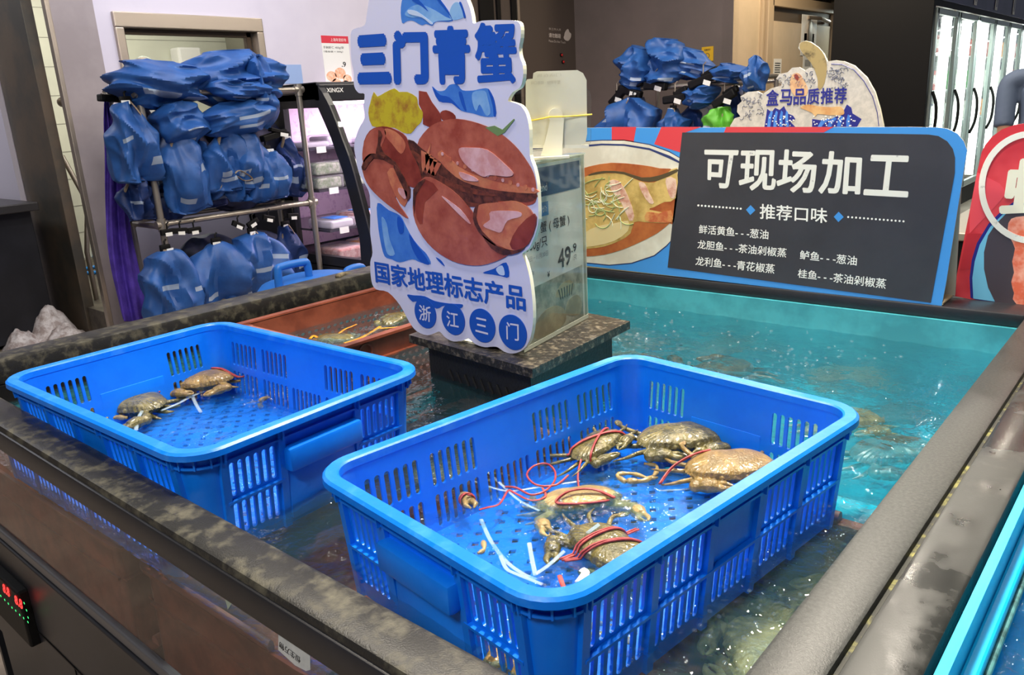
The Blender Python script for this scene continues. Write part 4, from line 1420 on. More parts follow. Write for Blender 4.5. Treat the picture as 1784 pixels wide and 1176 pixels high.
bubbles(1000, 905, 60, 34, 16, 0.0012, 0.004, 0.826)
bubbles(985, 925, 40, 24, 14, 0.0012, 0.0035, 0.826)
bubbles(460, 690, 70, 34, 9, 0.001, 0.0035, 0.828)
bubbles(440, 668, 24, 18, 5, 0.001, 0.003, 0.828)
bubbles(905, 875, 20, 14, 6, 0.001, 0.003, 0.822)
bubbles(960, 1010, 24, 34, 10, 0.001, 0.0025, 0.822)
bubbles(1370, 640, 40, 36, 18, 0.002, 0.005)
bubbles(1090, 590, 60, 36, 12, 0.002, 0.006)
bubbles(1250, 590, 50, 160, 26, 0.0015, 0.005)
bubbles(1120, 545, 24, 60, 14, 0.002, 0.006)
bubbles(1500, 615, 16, 60, 14, 0.0015, 0.005)
bubbles(1300, 1060, 36, 60, 60, 0.0012, 0.003)
bubbles(660, 545, 20, 40, 14, 0.002, 0.004)
for i in range(40):
    t_ = i / 39
    bubbles(1010 + 450 * t_, 1150 - 285 * t_, 2, 12, 8, 0.001, 0.003)
o = mb.build('water_bubbles', clear('bubble_film', (0.97, 0.99, 1, 1), 1.6, 0.03, haze=0.03, hazecol=(1, 1, 1, 1)), None, smooth='all')
tag(o, 'clusters of clear bubbles and glint beads floating on the tank water', 'bubbles', kind='stuff')

# ================================================================== PEDESTAL WITH SIGNS
ped = thing('display_pedestal', 'square black stone topped pedestal standing in the tank', 'pedestal', (-1.0, 1.2, TF), radians(6))
PA = Vector((-0.851, 1.019))
pu = Vector((-cos(radians(6)), sin(radians(6))))      # along the front edge to the left
pv = Vector((-sin(radians(3.5)), cos(radians(3.5))))  # away
pw, pd = 0.366, 0.355
pc = [PA, PA + pv * pd, PA + pv * pd + pu * pw, PA + pu * pw]
MB().prism([(p.x, p.y, 0.885) for p in pc], (0, 0, 0.017)).build('slab_top', mat('black_granite', C(40, 38, 36), 0.3, col2=C(140, 130, 112), scale=90, detail=10, lo=0.50, hi=0.78, bump=0.3, bscale=300), ped, world=True)
ins = 0.03
cc_ = sum(pc, Vector((0, 0))) / 4
pi_ = [cc_ + (p - cc_) * (1 - 2 * ins / 0.36) for p in pc]
MB().prism([(p.x, p.y, TF) for p in pi_], (0, 0, 0.885 - TF)).build('column', mat('black_plastic_box', C(24, 26, 30), 0.45, bump=0.25, bscale=160), ped, world=True)
fa = pi_[0]
fu = (pi_[3] - pi_[0]).normalized()
fn = Vector((fu.y, -fu.x))
if fn.y > 0:
    fn = -fn
mb = MB()
for i in range(9):
    for j in range(2):
        c = fa + fu * (0.04 + i * 0.024)
        cz = 0.825 - j * 0.035
        d = Vector((fu.x * 0.006, fu.y * 0.006, 0.011))
        a_ = Vector((c.x, c.y, cz))
        nn = Vector((fn.x, fn.y, 0))
        mb.tube([a_ - d + nn * 0.0005, a_ + d + nn * 0.0005], 0.0032, 6)
mb.build('vent_slots', mat('vent_black', C(6, 6, 7), 0.8), ped, world=True)

# crab sign
SP = Plane((-1.05, 1.068, 0.9), (1, 0, 0), (0, 0, 1))
cs = thing('crab_sign', 'tall cut-out board with red cooked crab and blue lettering', 'sign', (-1.06, 1.068, 0.902))
OUT = [(639, 24), (635, 44), (618, 50), (611, 60), (612, 103), (616, 125), (617, 150), (625, 162), (635, 164), (633, 185), (635, 205), (624, 226), (617, 253), (620, 275), (625, 300), (636, 321), (644, 340), (645, 380), (645, 407), (649, 440),
       (645, 457), (647, 489), (655, 504), (676, 509), (697, 532), (713, 561), (726, 577), (744, 584), (758, 580), (766, 578), (776, 588), (790, 595), (808, 593), (816, 590), (829, 600), (845, 605), (858, 604), (867, 605), (879, 613), (894, 616),
       (910, 610), (922, 594), (928, 566), (928, 529), (923, 486), (916, 458), (910, 442), (922, 432), (933, 407), (938, 382), (937, 340), (935, 315), (930, 292), (923, 270), (922, 226), (917, 200), (907, 184), (892, 178), (885, 175), (893, 161),
       (906, 152), (911, 136), (911, 114), (906, 100), (904, 84), (907, 66), (907, 46), (901, 37), (880, 35), (840, 36), (825, 41), (822, 28), (816, 6), (800, -22), (760, -52), (700, -56), (660, -40), (645, -8)]
solid_board(SP, [SP.px(p) for p in smooth_loop(OUT, 3)], 0.009, 'board', [M_board, M_board_edge], cs)
# blue wave shapes
z1 = Z(620, 0, 4.9)
z2 = Z(590, 300, 2.8)
z3 = Z(640, 440, 5.947)
z4 = Z(590, 0, 3.676)
W1 = [z1([(395, 195), (440, 180), (490, 178), (560, 215), (600, 205), (655, 220), (690, 185), (830, 178), (760, 60), (690, -10), (600, -80), (500, -110), (420, -60), (385, 60)]),
      z2([(190, 150), (245, 185), (300, 212), (330, 265), (360, 320), (400, 370), (430, 400), (450, 448), (400, 440), (360, 425), (300, 440), (260, 425), (225, 410), (205, 340), (192, 250)]),
      z1([(650, 738), (700, 775), (760, 770), (800, 725), (865, 720), (910, 770), (1000, 772), (1060, 760), (1130, 757), (1170, 830), (1190, 900), (1195, 988), (1100, 996), (1000, 968), (900, 945), (820, 882), (740, 858), (708, 862)])]
SP.polys(W1, 'wave_print', M_print_mid, cs, 1, sm=3)
W2 = [z1([(420, 120), (470, 60), (560, 40), (680, 90), (760, 140), (820, 170), (700, 180), (640, 200), (560, 150), (470, 150)]), z1([(800, 130), (815, 60), (850, 20), (890, 30), (915, 100), (925, 148), (835, 172)]),
      z1([(1000, 790), (1100, 775), (1130, 850), (1150, 960), (1110, 985), (1060, 890), (1030, 950), (1000, 880)]), z2([(210, 220), (235, 250), (250, 330), (275, 400), (240, 400), (222, 330)]), z2([(380, 370), (400, 380), (430, 440), (415, 440), (390, 400)])]
SP.polys(W2, 'wave_print', M_print_sky, cs, 2, sm=3)
W3 = [z1([(500, -30), (560, 20), (620, 95), (560, 50), (480, 0)]), z1([(700, -30), (790, 90), (830, 178), (790, 110), (690, -10)]), z1([(900, 20), (925, 90), (940, 148), (925, 150), (910, 90), (885, 25)]),
      z1([(1130, 757), (1175, 830), (1195, 920), (1197, 988), (1180, 988), (1170, 900)]), z1([(880, 790), (905, 790), (930, 880), (945, 945), (925, 930), (900, 870)]), z1([(655, 740), (720, 810), (800, 830), (900, 940), (820, 880), (710, 862)]),
      z2([(290, 215), (315, 240), (318, 290), (300, 300), (288, 260)]), z2([(345, 300), (380, 350), (445, 445), (400, 435), (360, 370)]), z2([(705, 490), (760, 470), (818, 440), (832, 510), (790, 505), (750, 498)]), z2([(475, 415), (500, 430), (518, 458), (495, 440)]),
      z2([(335, 598), (365, 600), (420, 605), (470, 628), (540, 640), (605, 645), (590, 665), (520, 650), (480, 665), (440, 640), (380, 630), (360, 630)])]
SP.polys(W3, 'wave_print', M_print_blue, cs, 3, sm=3)
SP.polys([z1([(450, 85), (520, 95), (600, 150), (660, 200), (640, 205), (570, 150), (460, 120)]), z2([(770, 470), (800, 455), (812, 500), (785, 498)])], 'wave_print', mat('print_ice', C(190, 210, 240), 0.4), cs, 4, sm=3)
# cooked crab picture
M_cr = mat('print_crab', C(150, 64, 52), 0.4, col2=C(196, 112, 92), scale=16, detail=5, lo=0.35, hi=0.7)
M_cr_d = mat('print_crab_deep', C(118, 40, 34), 0.4, col2=C(160, 72, 58), scale=16, lo=0.35, hi=0.7)
M_cr_l = mat('print_crab_shine', C(224, 180, 186), 0.4, col2=C(206, 146, 146), scale=24)
M_cr_o = mat('print_crab_orange', C(206, 128, 92), 0.4, col2=C(184, 96, 74), scale=22)
M_mouth = mat('print_dark', C(60, 28, 26), 0.5, col2=C(110, 56, 44), scale=60)
SP.poly(z1([(330, 755), (370, 785), (440, 785), (520, 830), (528, 880), (550, 930), (575, 960), (560, 1040), (520, 1080), (470, 1140), (400, 1130), (330, 1090), (230, 1085), (140, 1075), (108, 965), (125, 880), (155, 785), (185, 825), (250, 790)]),
        'flower_print', mat('print_flower', C(196, 178, 40), 0.5, col2=C(160, 110, 40), scale=38, lo=0.45, hi=0.7), cs, 2, sm=2)
SP.poly(z1([(540, 775), (605, 785), (650, 870), (720, 965), (735, 1050), (640, 1090), (575, 1060), (575, 960), (540, 890)]), 'crab_print', M_cr_d, cs, 3)
SP.poly(z1([(725, 960), (770, 940), (830, 965), (855, 1010), (780, 1030), (735, 1020)]), 'crab_print', M_cr_d, cs, 3, sm=2)
SP.poly([(728, 252), (745, 225), (767, 212), (797, 207), (835, 215), (870, 231), (897, 253), (916, 277), (930, 302), (935, 330), (933, 352), (915, 358), (880, 352), (840, 350), (800, 335), (770, 300), (745, 275)], 'crab_print', M_cr, cs, 4, sm=3)
SP.poly([(712, 243), (735, 258), (765, 280), (795, 300), (830, 318), (880, 330), (934, 334), (930, 350), (900, 352), (870, 350), (840, 362), (800, 352), (770, 345), (745, 330), (722, 300)], 'crab_print', M_mouth, cs, 5, sm=2)
SP.poly([(770, 262), (800, 290), (830, 305), (870, 318), (933, 328), (933, 337), (870, 332), (825, 322), (795, 308), (765, 278)], 'crab_print', M_cr_o, cs, 6, sm=2)
SP.poly([(634, 255), (645, 228), (668, 220), (690, 226), (708, 238), (716, 262), (730, 290), (736, 322), (715, 325), (700, 305), (688, 288), (668, 276), (650, 270)], 'crab_print', M_cr_d, cs, 6, sm=3)
SP.poly([(633, 262), (638, 242), (650, 226), (666, 222), (674, 232), (668, 250), (660, 266), (646, 284), (634, 282)], 'crab_print', M_cr, cs, 7, sm=3)
SP.poly([(672, 224), (688, 228), (702, 240), (708, 254), (700, 268), (684, 250), (674, 238)], 'highlight_print', M_cr_o, cs, 7, sm=3)
SP.poly([(661, 226), (668, 236), (664, 252), (672, 268), (690, 282), (700, 298), (690, 290), (668, 278), (656, 270), (660, 248)], 'crab_print', M_mouth, cs, 8, sm=2)
SP.poly([(632, 288), (645, 268), (668, 272), (690, 290), (700, 318), (690, 345), (712, 380), (690, 366), (660, 342), (640, 318)], 'crab_print', M_cr, cs, 7, sm=3)
SP.poly([(676, 300), (690, 292), (700, 305), (712, 335), (706, 360), (690, 340)], 'crab_print', M_cr_o, cs, 8, sm=2)
SP.poly([(742, 308), (770, 318), (800, 340), (826, 372), (842, 404), (868, 425), (888, 440), (872, 452), (838, 462), (800, 458), (765, 440), (738, 412), (722, 375), (724, 335)], 'crab_print', M_cr, cs, 9, sm=3)
SP.poly([(724, 338), (742, 312), (765, 330), (742, 352), (738, 390), (728, 380)], 'crab_print', M_cr_d, cs, 10, sm=2)
SP.poly([(832, 358), (870, 352), (900, 350), (925, 365), (934, 392), (920, 425), (895, 436), (862, 422), (838, 402), (828, 378)], 'crab_print', M_cr_o, cs, 10, sm=3)
SP.poly([(905, 395), (932, 372), (935, 392), (922, 425), (902, 436), (890, 425)], 'crab_print', M_cr_d, cs, 11, sm=2)
SP.polys([z4([(780, 950), (850, 945), (960, 960), (1070, 1050), (1125, 1110), (1090, 1130), (980, 1120), (930, 1130), (840, 1070), (790, 1010)]), z4([(780, 1100), (870, 1130), (900, 1160), (810, 1150)]),
          z2([(750, 190), (880, 190), (895, 215), (830, 235), (800, 290), (765, 285), (710, 260), (745, 230)]), z2([(300, 75), (340, 95), (330, 130), (300, 100)]), z2([(510, 115), (600, 180), (650, 250), (620, 230), (540, 150)])],
         'highlight_print', M_cr_l, cs, 12, sm=3)
SP.polys([[(748, 272 + i * 0), (752, 250), (744, 268)] for i in range(1)] + [[(735 + i * 7, 262 + i * 6), (752 + i * 6, 270 + i * 5), (738 + i * 7, 300 + i * 2), (736 + i * 7, 290)] for i in range(4)], 'crab_print', M_cr_o, cs, 7)
SP.poly([(846, 222), (862, 219), (876, 226), (896, 207), (897, 209), (880, 231), (868, 237)], 'leaf_print', mat('print_leaf', C(110, 140, 90), 0.5), cs, 5)
for k in range(13):                        # knobbed front edge of the shell
    u_ = k / 12
    SP.disc((772 + 158 * u_, 268 + 62 * u_ ** 0.75), 0.0034 + 0.001 * (k % 2), 'knob_print', M_cr_o if k % 2 else M_cr_l, cs, 8, n=10)
SP.polys([[(722, 330), (740, 312), (742, 316), (727, 340), (724, 372)], [(830, 360), (836, 356), (832, 378), (842, 402), (866, 426), (858, 424), (836, 404), (826, 380)], [(842, 408), (868, 428), (896, 437), (916, 430), (905, 440), (880, 444), (858, 432)],
          [(688, 292), (694, 290), (716, 330), (712, 350), (706, 330)], [(632, 290), (650, 268), (672, 272), (668, 278), (652, 276), (638, 296)]], 'shade_line_print', M_mouth, cs, 12, sm=2)
SP.polys([[(716, 262), (730, 268), (760, 300), (756, 306), (735, 290)], [(740, 290), (800, 322), (860, 336), (858, 342), (800, 332), (744, 304)], [(760, 330), (800, 348), (840, 356), (838, 360), (800, 358), (764, 342)]], 'leg_print', mat('print_leg', C(128, 62, 46), 0.5, col2=C(84, 40, 32), scale=60), cs, 6, sm=2)
# lettering
for ch, q in (('三', [(620, 62), (676, 58), (684, 146), (624, 147)]), ('门', [(684, 53), (746, 52), (748, 147), (687, 147)]), ('青', [(752, 46), (820, 44), (820, 147), (758, 147)]), ('蟹', [(827, 40), (899, 37), (903, 145), (829, 147)])):
    SP.text(ch, q, M_print_blue, cs, 4, bold={'三': 0.075, '门': 0.065, '青': 0.04, '蟹': 0.03}[ch])
SP.text('国家地理标志产品', z3([(75, 80), (1640, 345), (1648, 612), (92, 308)]), M_print_blue, cs, 5, bold=0.026)
for ch, c, r, q in (('浙', (605, 628), 0.0315, [(540, 535), (665, 560), (665, 720), (545, 695)]), ('江', (893, 690), 0.032, [(825, 600), (950, 620), (955, 785), (830, 760)]),
                    ('三', (1195, 755), 0.0335, [(1128, 665), (1245, 690), (1260, 850), (1128, 815)]), ('门', (1510, 825), 0.034, [(1445, 715), (1575, 735), (1578, 915), (1450, 895)])):
    SP.disc(z3([c])[0], r, 'round_badge', M_print_blue, cs, 6)
    SP.text(ch, z3(q), M_board, cs, 7, bold=0.012)
# strut behind the board
MB().prism([(-1.04, 1.078, 0.902), (-0.98, 1.078, 0.902), (-0.98, 1.078, 1.25), (-1.0, 1.078, 1.25)], (0, 0.003, 0)).boxp((-1.12, 1.078, 0.902), (-0.96, 1.10, 0.906)).build('support', M_board_edge, cs, world=True)

# acrylic price stand
ax, ay = Vector((-0.930, 1.108)), Vector((-0.966, 1.343))
ad = Vector((ay.x - ax.x, ay.y - ax.y, 0)).normalized()
AP = Plane((-0.93, 1.108, 0.904), ad, (0, 0, 1))
st = thing('price_stand', 'clear acrylic stand with a crab price card on the pedestal', 'price stand', (-0.95, 1.22, 0.902))
w0, w1 = -0.026, 0.243
z0_, z1_ = 0.0, 0.345
an = AP.n


def abox(s0, s1, t0, t1, h0, h1):
    vs = [AP.w((s, t_), h) for s in (s0, s1) for t_ in (t0, t1) for h in (h0, h1)]
    return vs, [(0, 1, 3, 2), (4, 6, 7, 5), (0, 4, 5, 1), (2, 3, 7, 6), (0, 2, 6, 4), (1, 5, 7, 3)]


MB().add(*abox(w0, w1, z0_, z1_, 0.002, 0.004)).add(*abox(w0, w1, z0_, z1_, -0.004, -0.002)).build('acrylic_sheet', M_acryl, st, world=True)
mb = MB().add(*abox(w1 - 0.002, w1 + 0.001, z0_, z1_, -0.012, 0.004)).add(*abox(w0, w1 + 0.003, z1_ - 0.001, z1_ + 0.002, -0.03, 0.006)).add(*abox(w0, w1, 0, 0.008, 0.0035, 0.005))
vs = [AP.w((s, t_), h) for s in (w0, w1) for (t_, h) in ((z1_, -0.004), (0.0, -0.03), (0.0, -0.033), (z1_, -0.007))]
mb.add(vs, [(0, 1, 2, 3), (4, 7, 6, 5), (0, 4, 5, 1), (1, 5, 6, 2), (2, 6, 7, 3), (3, 7, 4, 0)])
mb.build('acrylic_edge', clear('acrylic_edge', (0.86, 0.9, 0.86, 1), 1.4, 0.1, haze=0.45, hazecol=C(215, 220, 205)), st, world=True)
MB().add(*abox(w0, w1 - 0.006, 0.006, z1_ - 0.006, -0.001, 0.0)).build('card', M_card, st, world=True)
AP2 = Plane(AP.w((0, 0), 0.0), ad, (0, 0, 1))
M_hdr = mat('card_header_blue', C(36, 84, 120), 0.5)
za_ = Z(590, 300, 2.8)
AP2.poly([(w0, 0.279), (w1 - 0.014, 0.279), (w1 - 0.014, 0.333), (w0, 0.333)], 'header', M_hdr, st, 1, plane=True)
AP2.text('Recommend', [(w0 + 0.02, 0.303), (0.092, 0.303), (0.092, 0.288), (w0 + 0.02, 0.288)], M_white, st, 2, plane=True, bold=0.008)
AP2.text('推荐', [(w0 + 0.02, 0.325), (0.03, 0.325), (0.03, 0.310), (w0 + 0.02, 0.310)], M_white, st, 2, plane=True)
M_tagb = mat('tag_blue', C(52, 128, 180), 0.5)
AP2.poly([(w0 + 0.01, 0.242), (0.095, 0.242), (0.095, 0.268), (w0 + 0.01, 0.268)], 'tag_box', M_tagb, st, 1, plane=True)
AP2.text('门店在售价', [(w0 + 0.02, 0.261), (0.088, 0.261), (0.088, 0.249), (w0 + 0.02, 0.249)], M_white, st, 2, plane=True)
AP2.text('三门青蟹 ( 母蟹 )', [(-0.02, 0.232), (0.178, 0.232), (0.178, 0.208), (-0.02, 0.208)], M_ink, st, 1, plane=True, bold=0.006)
AP2.text('300g/只', [(0.005, 0.203), (0.085, 0.203), (0.085, 0.180), (0.005, 0.180)], M_ink, st, 1, plane=True, bold=0.006)
M_grey = mat('print_grey', C(150, 152, 150), 0.5)
AP2.text('11月12日－11月30日', [(-0.02, 0.174), (0.086, 0.174), (0.086, 0.164), (-0.02, 0.164)], M_grey, st, 1, plane=True)
AP2.text('规格 200g', [(-0.02, 0.148), (0.03, 0.148), (0.03, 0.138), (-0.02, 0.138)], M_grey, st, 1, plane=True)
AP2.text('49', [(0.125, 0.168), (0.180, 0.168), (0.180, 0.129), (0.125, 0.129)], M_ink, st, 1, plane=True, bold=0.02)
AP2.text('.9', [(0.183, 0.169), (0.206, 0.169), (0.206, 0.152), (0.183, 0.152)], M_ink, st, 1, plane=True, bold=0.02)
AP2.text('/只', [(0.188, 0.145), (0.205, 0.145), (0.205, 0.134), (0.188, 0.134)], M_ink, st, 1, plane=True)
AP2.text('¥', [(0.080, 0.133), (0.090, 0.133), (0.090, 0.121), (0.080, 0.121)], M_ink, st, 1, plane=True, bold=0.01)
M_ph1 = mat('print_photo_dark', C(120, 124, 112), 0.5, col2=C(176, 174, 156), scale=26, detail=6)
M_ph2 = mat('print_photo_tan', C(168, 156, 120), 0.5, col2=C(138, 124, 92), scale=20)
AP2.poly([(w0, 0.008), (w1 - 0.014, 0.008), (w1 - 0.014, 0.118), (w0, 0.112)], 'photo_print', M_ph1, st, 1, plane=True)
AP2.polys([smooth_loop(l, 3) for l in ([(0.03, 0.01), (0.02, 0.03), (0.05, 0.055), (0.10, 0.06), (0.14, 0.045), (0.15, 0.02), (0.12, 0.008)], [(0.15, 0.03), (0.16, 0.055), (0.20, 0.06), (0.222, 0.04), (0.21, 0.015)], [(0.11, 0.075), (0.13, 0.095), (0.17, 0.098), (0.19, 0.08), (0.16, 0.07)],
                                          [(-0.02, 0.015), (-0.02, 0.05), (0.0, 0.055), (0.015, 0.03), (-0.01, 0.01)])], 'photo_print', M_ph2, st, 2, plane=True)
AP2.polys([[(0.12 + i * 0.012, 0.088), (0.125 + i * 0.012, 0.088), (0.132 + i * 0.009, 0.066), (0.129 + i * 0.009, 0.066)] for i in range(6)], 'photo_print', mat('print_photo_ink', C(70, 60, 46), 0.5), st, 3, plane=True)

# white tag holder on the stand
hp = Plane((-0.94, 1.20, 1.25), (CR.x, CR.y, 0), (0, 0, 1))
hl = thing('tag_holder', 'white plastic price tag holder with yellow band above the price stand', 'tag holder', (-0.94, 1.20, 1.251))
zh = Z(900, 100, 2.2625)
plate = zh([(37, 330), (36, 200), (36, 95), (42, 86), (64, 84), (66, 62), (80, 55), (240, 50), (262, 62), (276, 90), (276, 115), (278, 300), (272, 335), (255, 345), (60, 345), (45, 340)])
solid_board(hp, [hp.px(p) for p in plate], 0.004, 'back_plate', [mat('holder_white', C(214, 212, 196), 0.4), mat('holder_edge', C(226, 224, 210), 0.4)], hl)
pl2 = [hp.px(p) for p in zh([(276, 120), (292, 135), (296, 160), (294, 335), (280, 354), (120, 362), (60, 352), (60, 345), (255, 345), (276, 330)])]
mb = MB().prism([hp.w(p, -0.005) for p in pl2], -hp.n * 0.006)
mb.build('clear_cover', M_acryl, hl, world=True)
zb = [hp.px(p) for p in zh([(55, 345), (285, 345), (285, 358), (55, 358)])]
MB().prism([hp.w(p, 0.001) for p in zb], -hp.n * 0.012).build('bottom_lip', mat('holder_edge', None), hl, world=True)
ly = [hp.px(p) for p in zh([(132, 236), (187, 236), (184, 262), (178, 385), (188, 392), (95, 386), (112, 330), (128, 262)])]
MB().prism([hp.w(p, 0.006) for p in ly], hp.n * 0.003).build('leg', mat('holder_leg', C(236, 232, 214), 0.35), hl, world=True)
cpt = hp.px(zh([(153, 228)])[0])
MB().cyl(hp.w(cpt, 0), hp.w(cpt, 0.008), 0.013, 20).build('hinge', mat('holder_leg', None), hl, world=True, smooth=True)
fp = hp.px(zh([(110, 386)])[0])
MB().box(hp.w((fp[0], 0.004), 0.012), (0.09, 0.03, 0.004), math.atan2(CR.y, CR.x)).build('foot', mat('holder_leg', None), hl, world=True)
b_ = [hp.px(p) for p in zh([(50, 250), (90, 243), (130, 234), (188, 233), (240, 230), (296, 225)])]
bt = MB().tube([hp.w(p, 0.0085 if 2 <= i <= 3 else 0.003) for i, p in enumerate(b_)] + [hp.w((b_[-1][0] + 0.002, b_[-1][1]), -0.012), hp.w((b_[0][0] - 0.002, b_[0][1]), -0.012)], 0.0016, 6, closed=True)
bt.build('rubber_band', M_yellow, hl, world=True)
hp.text('门店在售', zh([(175, 62), (80, 66), (80, 78), (175, 74)]), mat('ghost_print', C(196, 192, 176), 0.5), hl, 1)
hp.text('蟹甲明快 · 规格口味', zh([(172, 90), (55, 94), (55, 108), (172, 105)]), mat('ghost_print', None), hl, 1)
MB().box(onz(950, 262, 1.252) + Vector((0, 0, 0.002)), (0.07, 0.02, 0.004), 0.6).build('clip_rail', M_acryl, hl, world=True)

# ================================================================== MENU SIGN (cardboard tent)
MP = Plane((-0.9, 1.80, 0.9), (1, 0, 0), (0, 0, 1))
ms = thing('menu_sign', 'long cardboard menu sign with steamed fish picture and black text panel', 'sign', (-0.85, 1.83, 0.902))
zm = Z(1000, 200, 2.2755)
bl, br = -1.36, -0.372
TLp = MP.px((1000, 222))
top = [MP.px(p) for p in ((1030, 221), (1300, 219), (1560, 221), (1625, 222))]
cor = [MP.px(p) for p in zm([(1440, 50), (1480, 55), (1520, 75), (1545, 105), (1558, 140)])]
brp = MP.px((1640, 535))
blp = MP.px((1020, 463))
slope = (brp[1] - blp[1]) / (brp[0] - blp[0])
lx = bl + 0.9
out = [(lx, blp[1] + slope * (lx - blp[0])), (brp[0], brp[1])] + [(brp[0] + 0.004, brp[1] + 0.05)] + cor[::-1] + [(cor[0][0] - 0.05, cor[0][1] + 0.002), (lx, TLp[1])]
M_msb = mat('print_sky_blue', C(66, 146, 222), 0.42)
solid_board(MP, out, 0.004, 'front_panel', [M_msb, mat('grey_cardboard', C(196, 190, 176), 0.7)], ms)
x0, x1 = lx, cor[-1][0]
mb = MB()
vs = [MP.w((s, t_), h) for s in (x0, x1 - 0.01) for (t_, h) in ((0.004, -0.085), (cor[-1][1] + 0.02, -0.012), (cor[-1][1] + 0.02, -0.015), (0.004, -0.089))]
mb.add(vs, [(0, 1, 2, 3), (4, 7, 6, 5), (0, 4, 5, 1), (1, 5, 6, 2), (2, 6, 7, 3), (3, 7, 4, 0)])
mb.build('back_panel', mat('grey_cardboard', None), ms, world=True)
mb = MB()
vs = [MP.w((s, t_), h) for s in (x0, brp[0] + 0.002) for (t_, h) in ((0.002, -0.086), (0.005, -0.086), (0.005, -0.001), (0.002, -0.001))]
mb.add(vs, [(0, 1, 2, 3), (4, 7, 6, 5), (0, 4, 5, 1), (1, 5, 6, 2), (2, 6, 7, 3), (3, 7, 4, 0)])
mb.build('base_flap', mat('buff_cardboard', C(214, 200, 160), 0.7), ms, world=True)
M_rs = mat('print_red', C(214, 64, 74), 0.45)
MP.polys([zm(l) for l in ([(150, 48), (247, 48), (236, 110), (150, 100)], [(347, 48), (505, 48), (435, 72), (425, 150), (318, 116)], [(604, 48), (1030, 48), (990, 70), (595, 70)])], 'stripe_print', M_rs, ms, 1)
lxp = -200
plate = [(lxp, 110), (-60, 104), (40, 104), (110, 99), (200, 99), (300, 116), (380, 145), (424, 172), (385, 500), (370, 520), (320, 560), (230, 590), (140, 598), (40, 588), (-60, 560), (lxp, 560)]
M_plate = mat('print_plate', C(226, 222, 208), 0.45, col2=C(206, 200, 184), scale=8)
MP.poly(zm(plate), 'plate_print', mat('print_navy_line', C(46, 58, 110), 0.45), ms, 1)
pin = [(x if x > 380 or x < -150 else x * 0.985 + 2, 345 + (y - 345) * 0.985) for x, y in plate]
MP.poly(zm(pin), 'plate_print', M_plate, ms, 2)
pin2 = [(lxp, 130), (-60, 122), (40, 120), (110, 114), (200, 116), (300, 132), (380, 162), (422, 186), (418, 192), (370, 170), (300, 140), (200, 123), (110, 121), (40, 128), (-60, 130), (lxp, 140)]
MP.poly(zm(pin2), 'plate_print', mat('print_navy_line', None), ms, 3)
MP.poly(zm([(-100, 260), (0, 225), (60, 205), (150, 190), (260, 198), (340, 212), (412, 236), (398, 420), (380, 430), (330, 470), (240, 515), (160, 545), (80, 560), (0, 555), (-80, 500)]), 'sauce_print',
        mat('print_sauce', C(146, 66, 34), 0.4, col2=C(190, 112, 60), scale=9, lo=0.4, hi=0.66), ms, 4, sm=2)
M_fish = mat('print_fish', C(214, 184, 112), 0.4, col2=C(158, 128, 66), scale=18, lo=0.4, hi=0.7)
MP.poly(zm([(-60, 330), (0, 270), (60, 240), (130, 232), (200, 236), (260, 262), (320, 268), (360, 240), (410, 210), (404, 330), (360, 345), (318, 366), (300, 376), (384, 395), (386, 425), (330, 428), (280, 425), (240, 425), (225, 470), (180, 500), (120, 522), (60, 530), (0, 530), (-50, 480)]), 'fish_print', M_fish, ms, 5, sm=2)
MP.poly(zm([(60, 242), (130, 230), (200, 236), (270, 262), (330, 262), (408, 228), (408, 215), (340, 240), (270, 248), (200, 226), (120, 222), (70, 232)]), 'fish_print', mat('print_fish_dark', C(84, 72, 50), 0.4), ms, 6, sm=2)
M_flesh = mat('print_flesh', C(226, 196, 176), 0.4, col2=C(196, 140, 120), scale=40)
MP.polys([zm(l) for l in ([(140, 262), (180, 262), (215, 320), (240, 400), (222, 420), (190, 350), (150, 300)], [(258, 268), (282, 272), (300, 310), (318, 348), (300, 350), (272, 310)], [(366, 250), (405, 255), (405, 320), (385, 330), (370, 290)])], 'fish_print', M_flesh, ms, 7, sm=2)
MP.poly(zm([(40, 470), (100, 440), (160, 430), (215, 420), (215, 460), (160, 500), (80, 520), (30, 518)]), 'fish_print', mat('print_fish_belly', C(222, 202, 150), 0.4), ms, 6, sm=2)
MP.poly(zm([(290, 385), (340, 390), (386, 378), (388, 425), (330, 425), (285, 420)]), 'fish_print', mat('print_fin', C(186, 96, 60), 0.4, col2=C(210, 150, 90), scale=40), ms, 7, sm=2)
rnd = random.Random(21)
mbs = [MB(), MB()]
for i in range(46):
    cx, cy = rnd.gauss(120, 42), rnd.gauss(350, 48)
    a_ = rnd.uniform(0, pi)
    k = rnd.uniform(-1.6, 1.6)
    L_ = rnd.uniform(40, 90)
    pts = []
    for j in range(7):
        u_ = (j / 6 - 0.5) * L_
        pts.append((cx + cos(a_ + k * j / 6) * u_, cy + sin(a_ + k * j / 6) * u_ * 0.9))
    q = [MP.w(MP.px(p), 0.0026) for p in zm(pts)]
    mbs[i % 2].tube(spline(q, 3), 0.0011, 5)
mbs[0].build('scallion_print', mat('print_scallion_white', C(226, 228, 200), 0.5), ms, world=True)
mbs[1].build('scallion_print', mat('print_scallion_green', C(160, 176, 112), 0.5), ms, world=True)
M_panel = mat('print_charcoal', C(50, 50, 58), 0.5, col2=C(56, 56, 64), scale=6)
MP.poly(zm([(430, 70), (700, 70), (1000, 72), (1300, 76), (1405, 78)]) + zm([(1445, 84), (1480, 105), (1502, 135), (1511, 170), (1510, 230), (1415, 745), (372, 605)]), 'text_panel', M_panel, ms, 4)
M_chalk = mat('print_chalk', C(226, 226, 220), 0.6, col2=C(150, 150, 150), scale=60, detail=8, lo=0.62, hi=0.72)
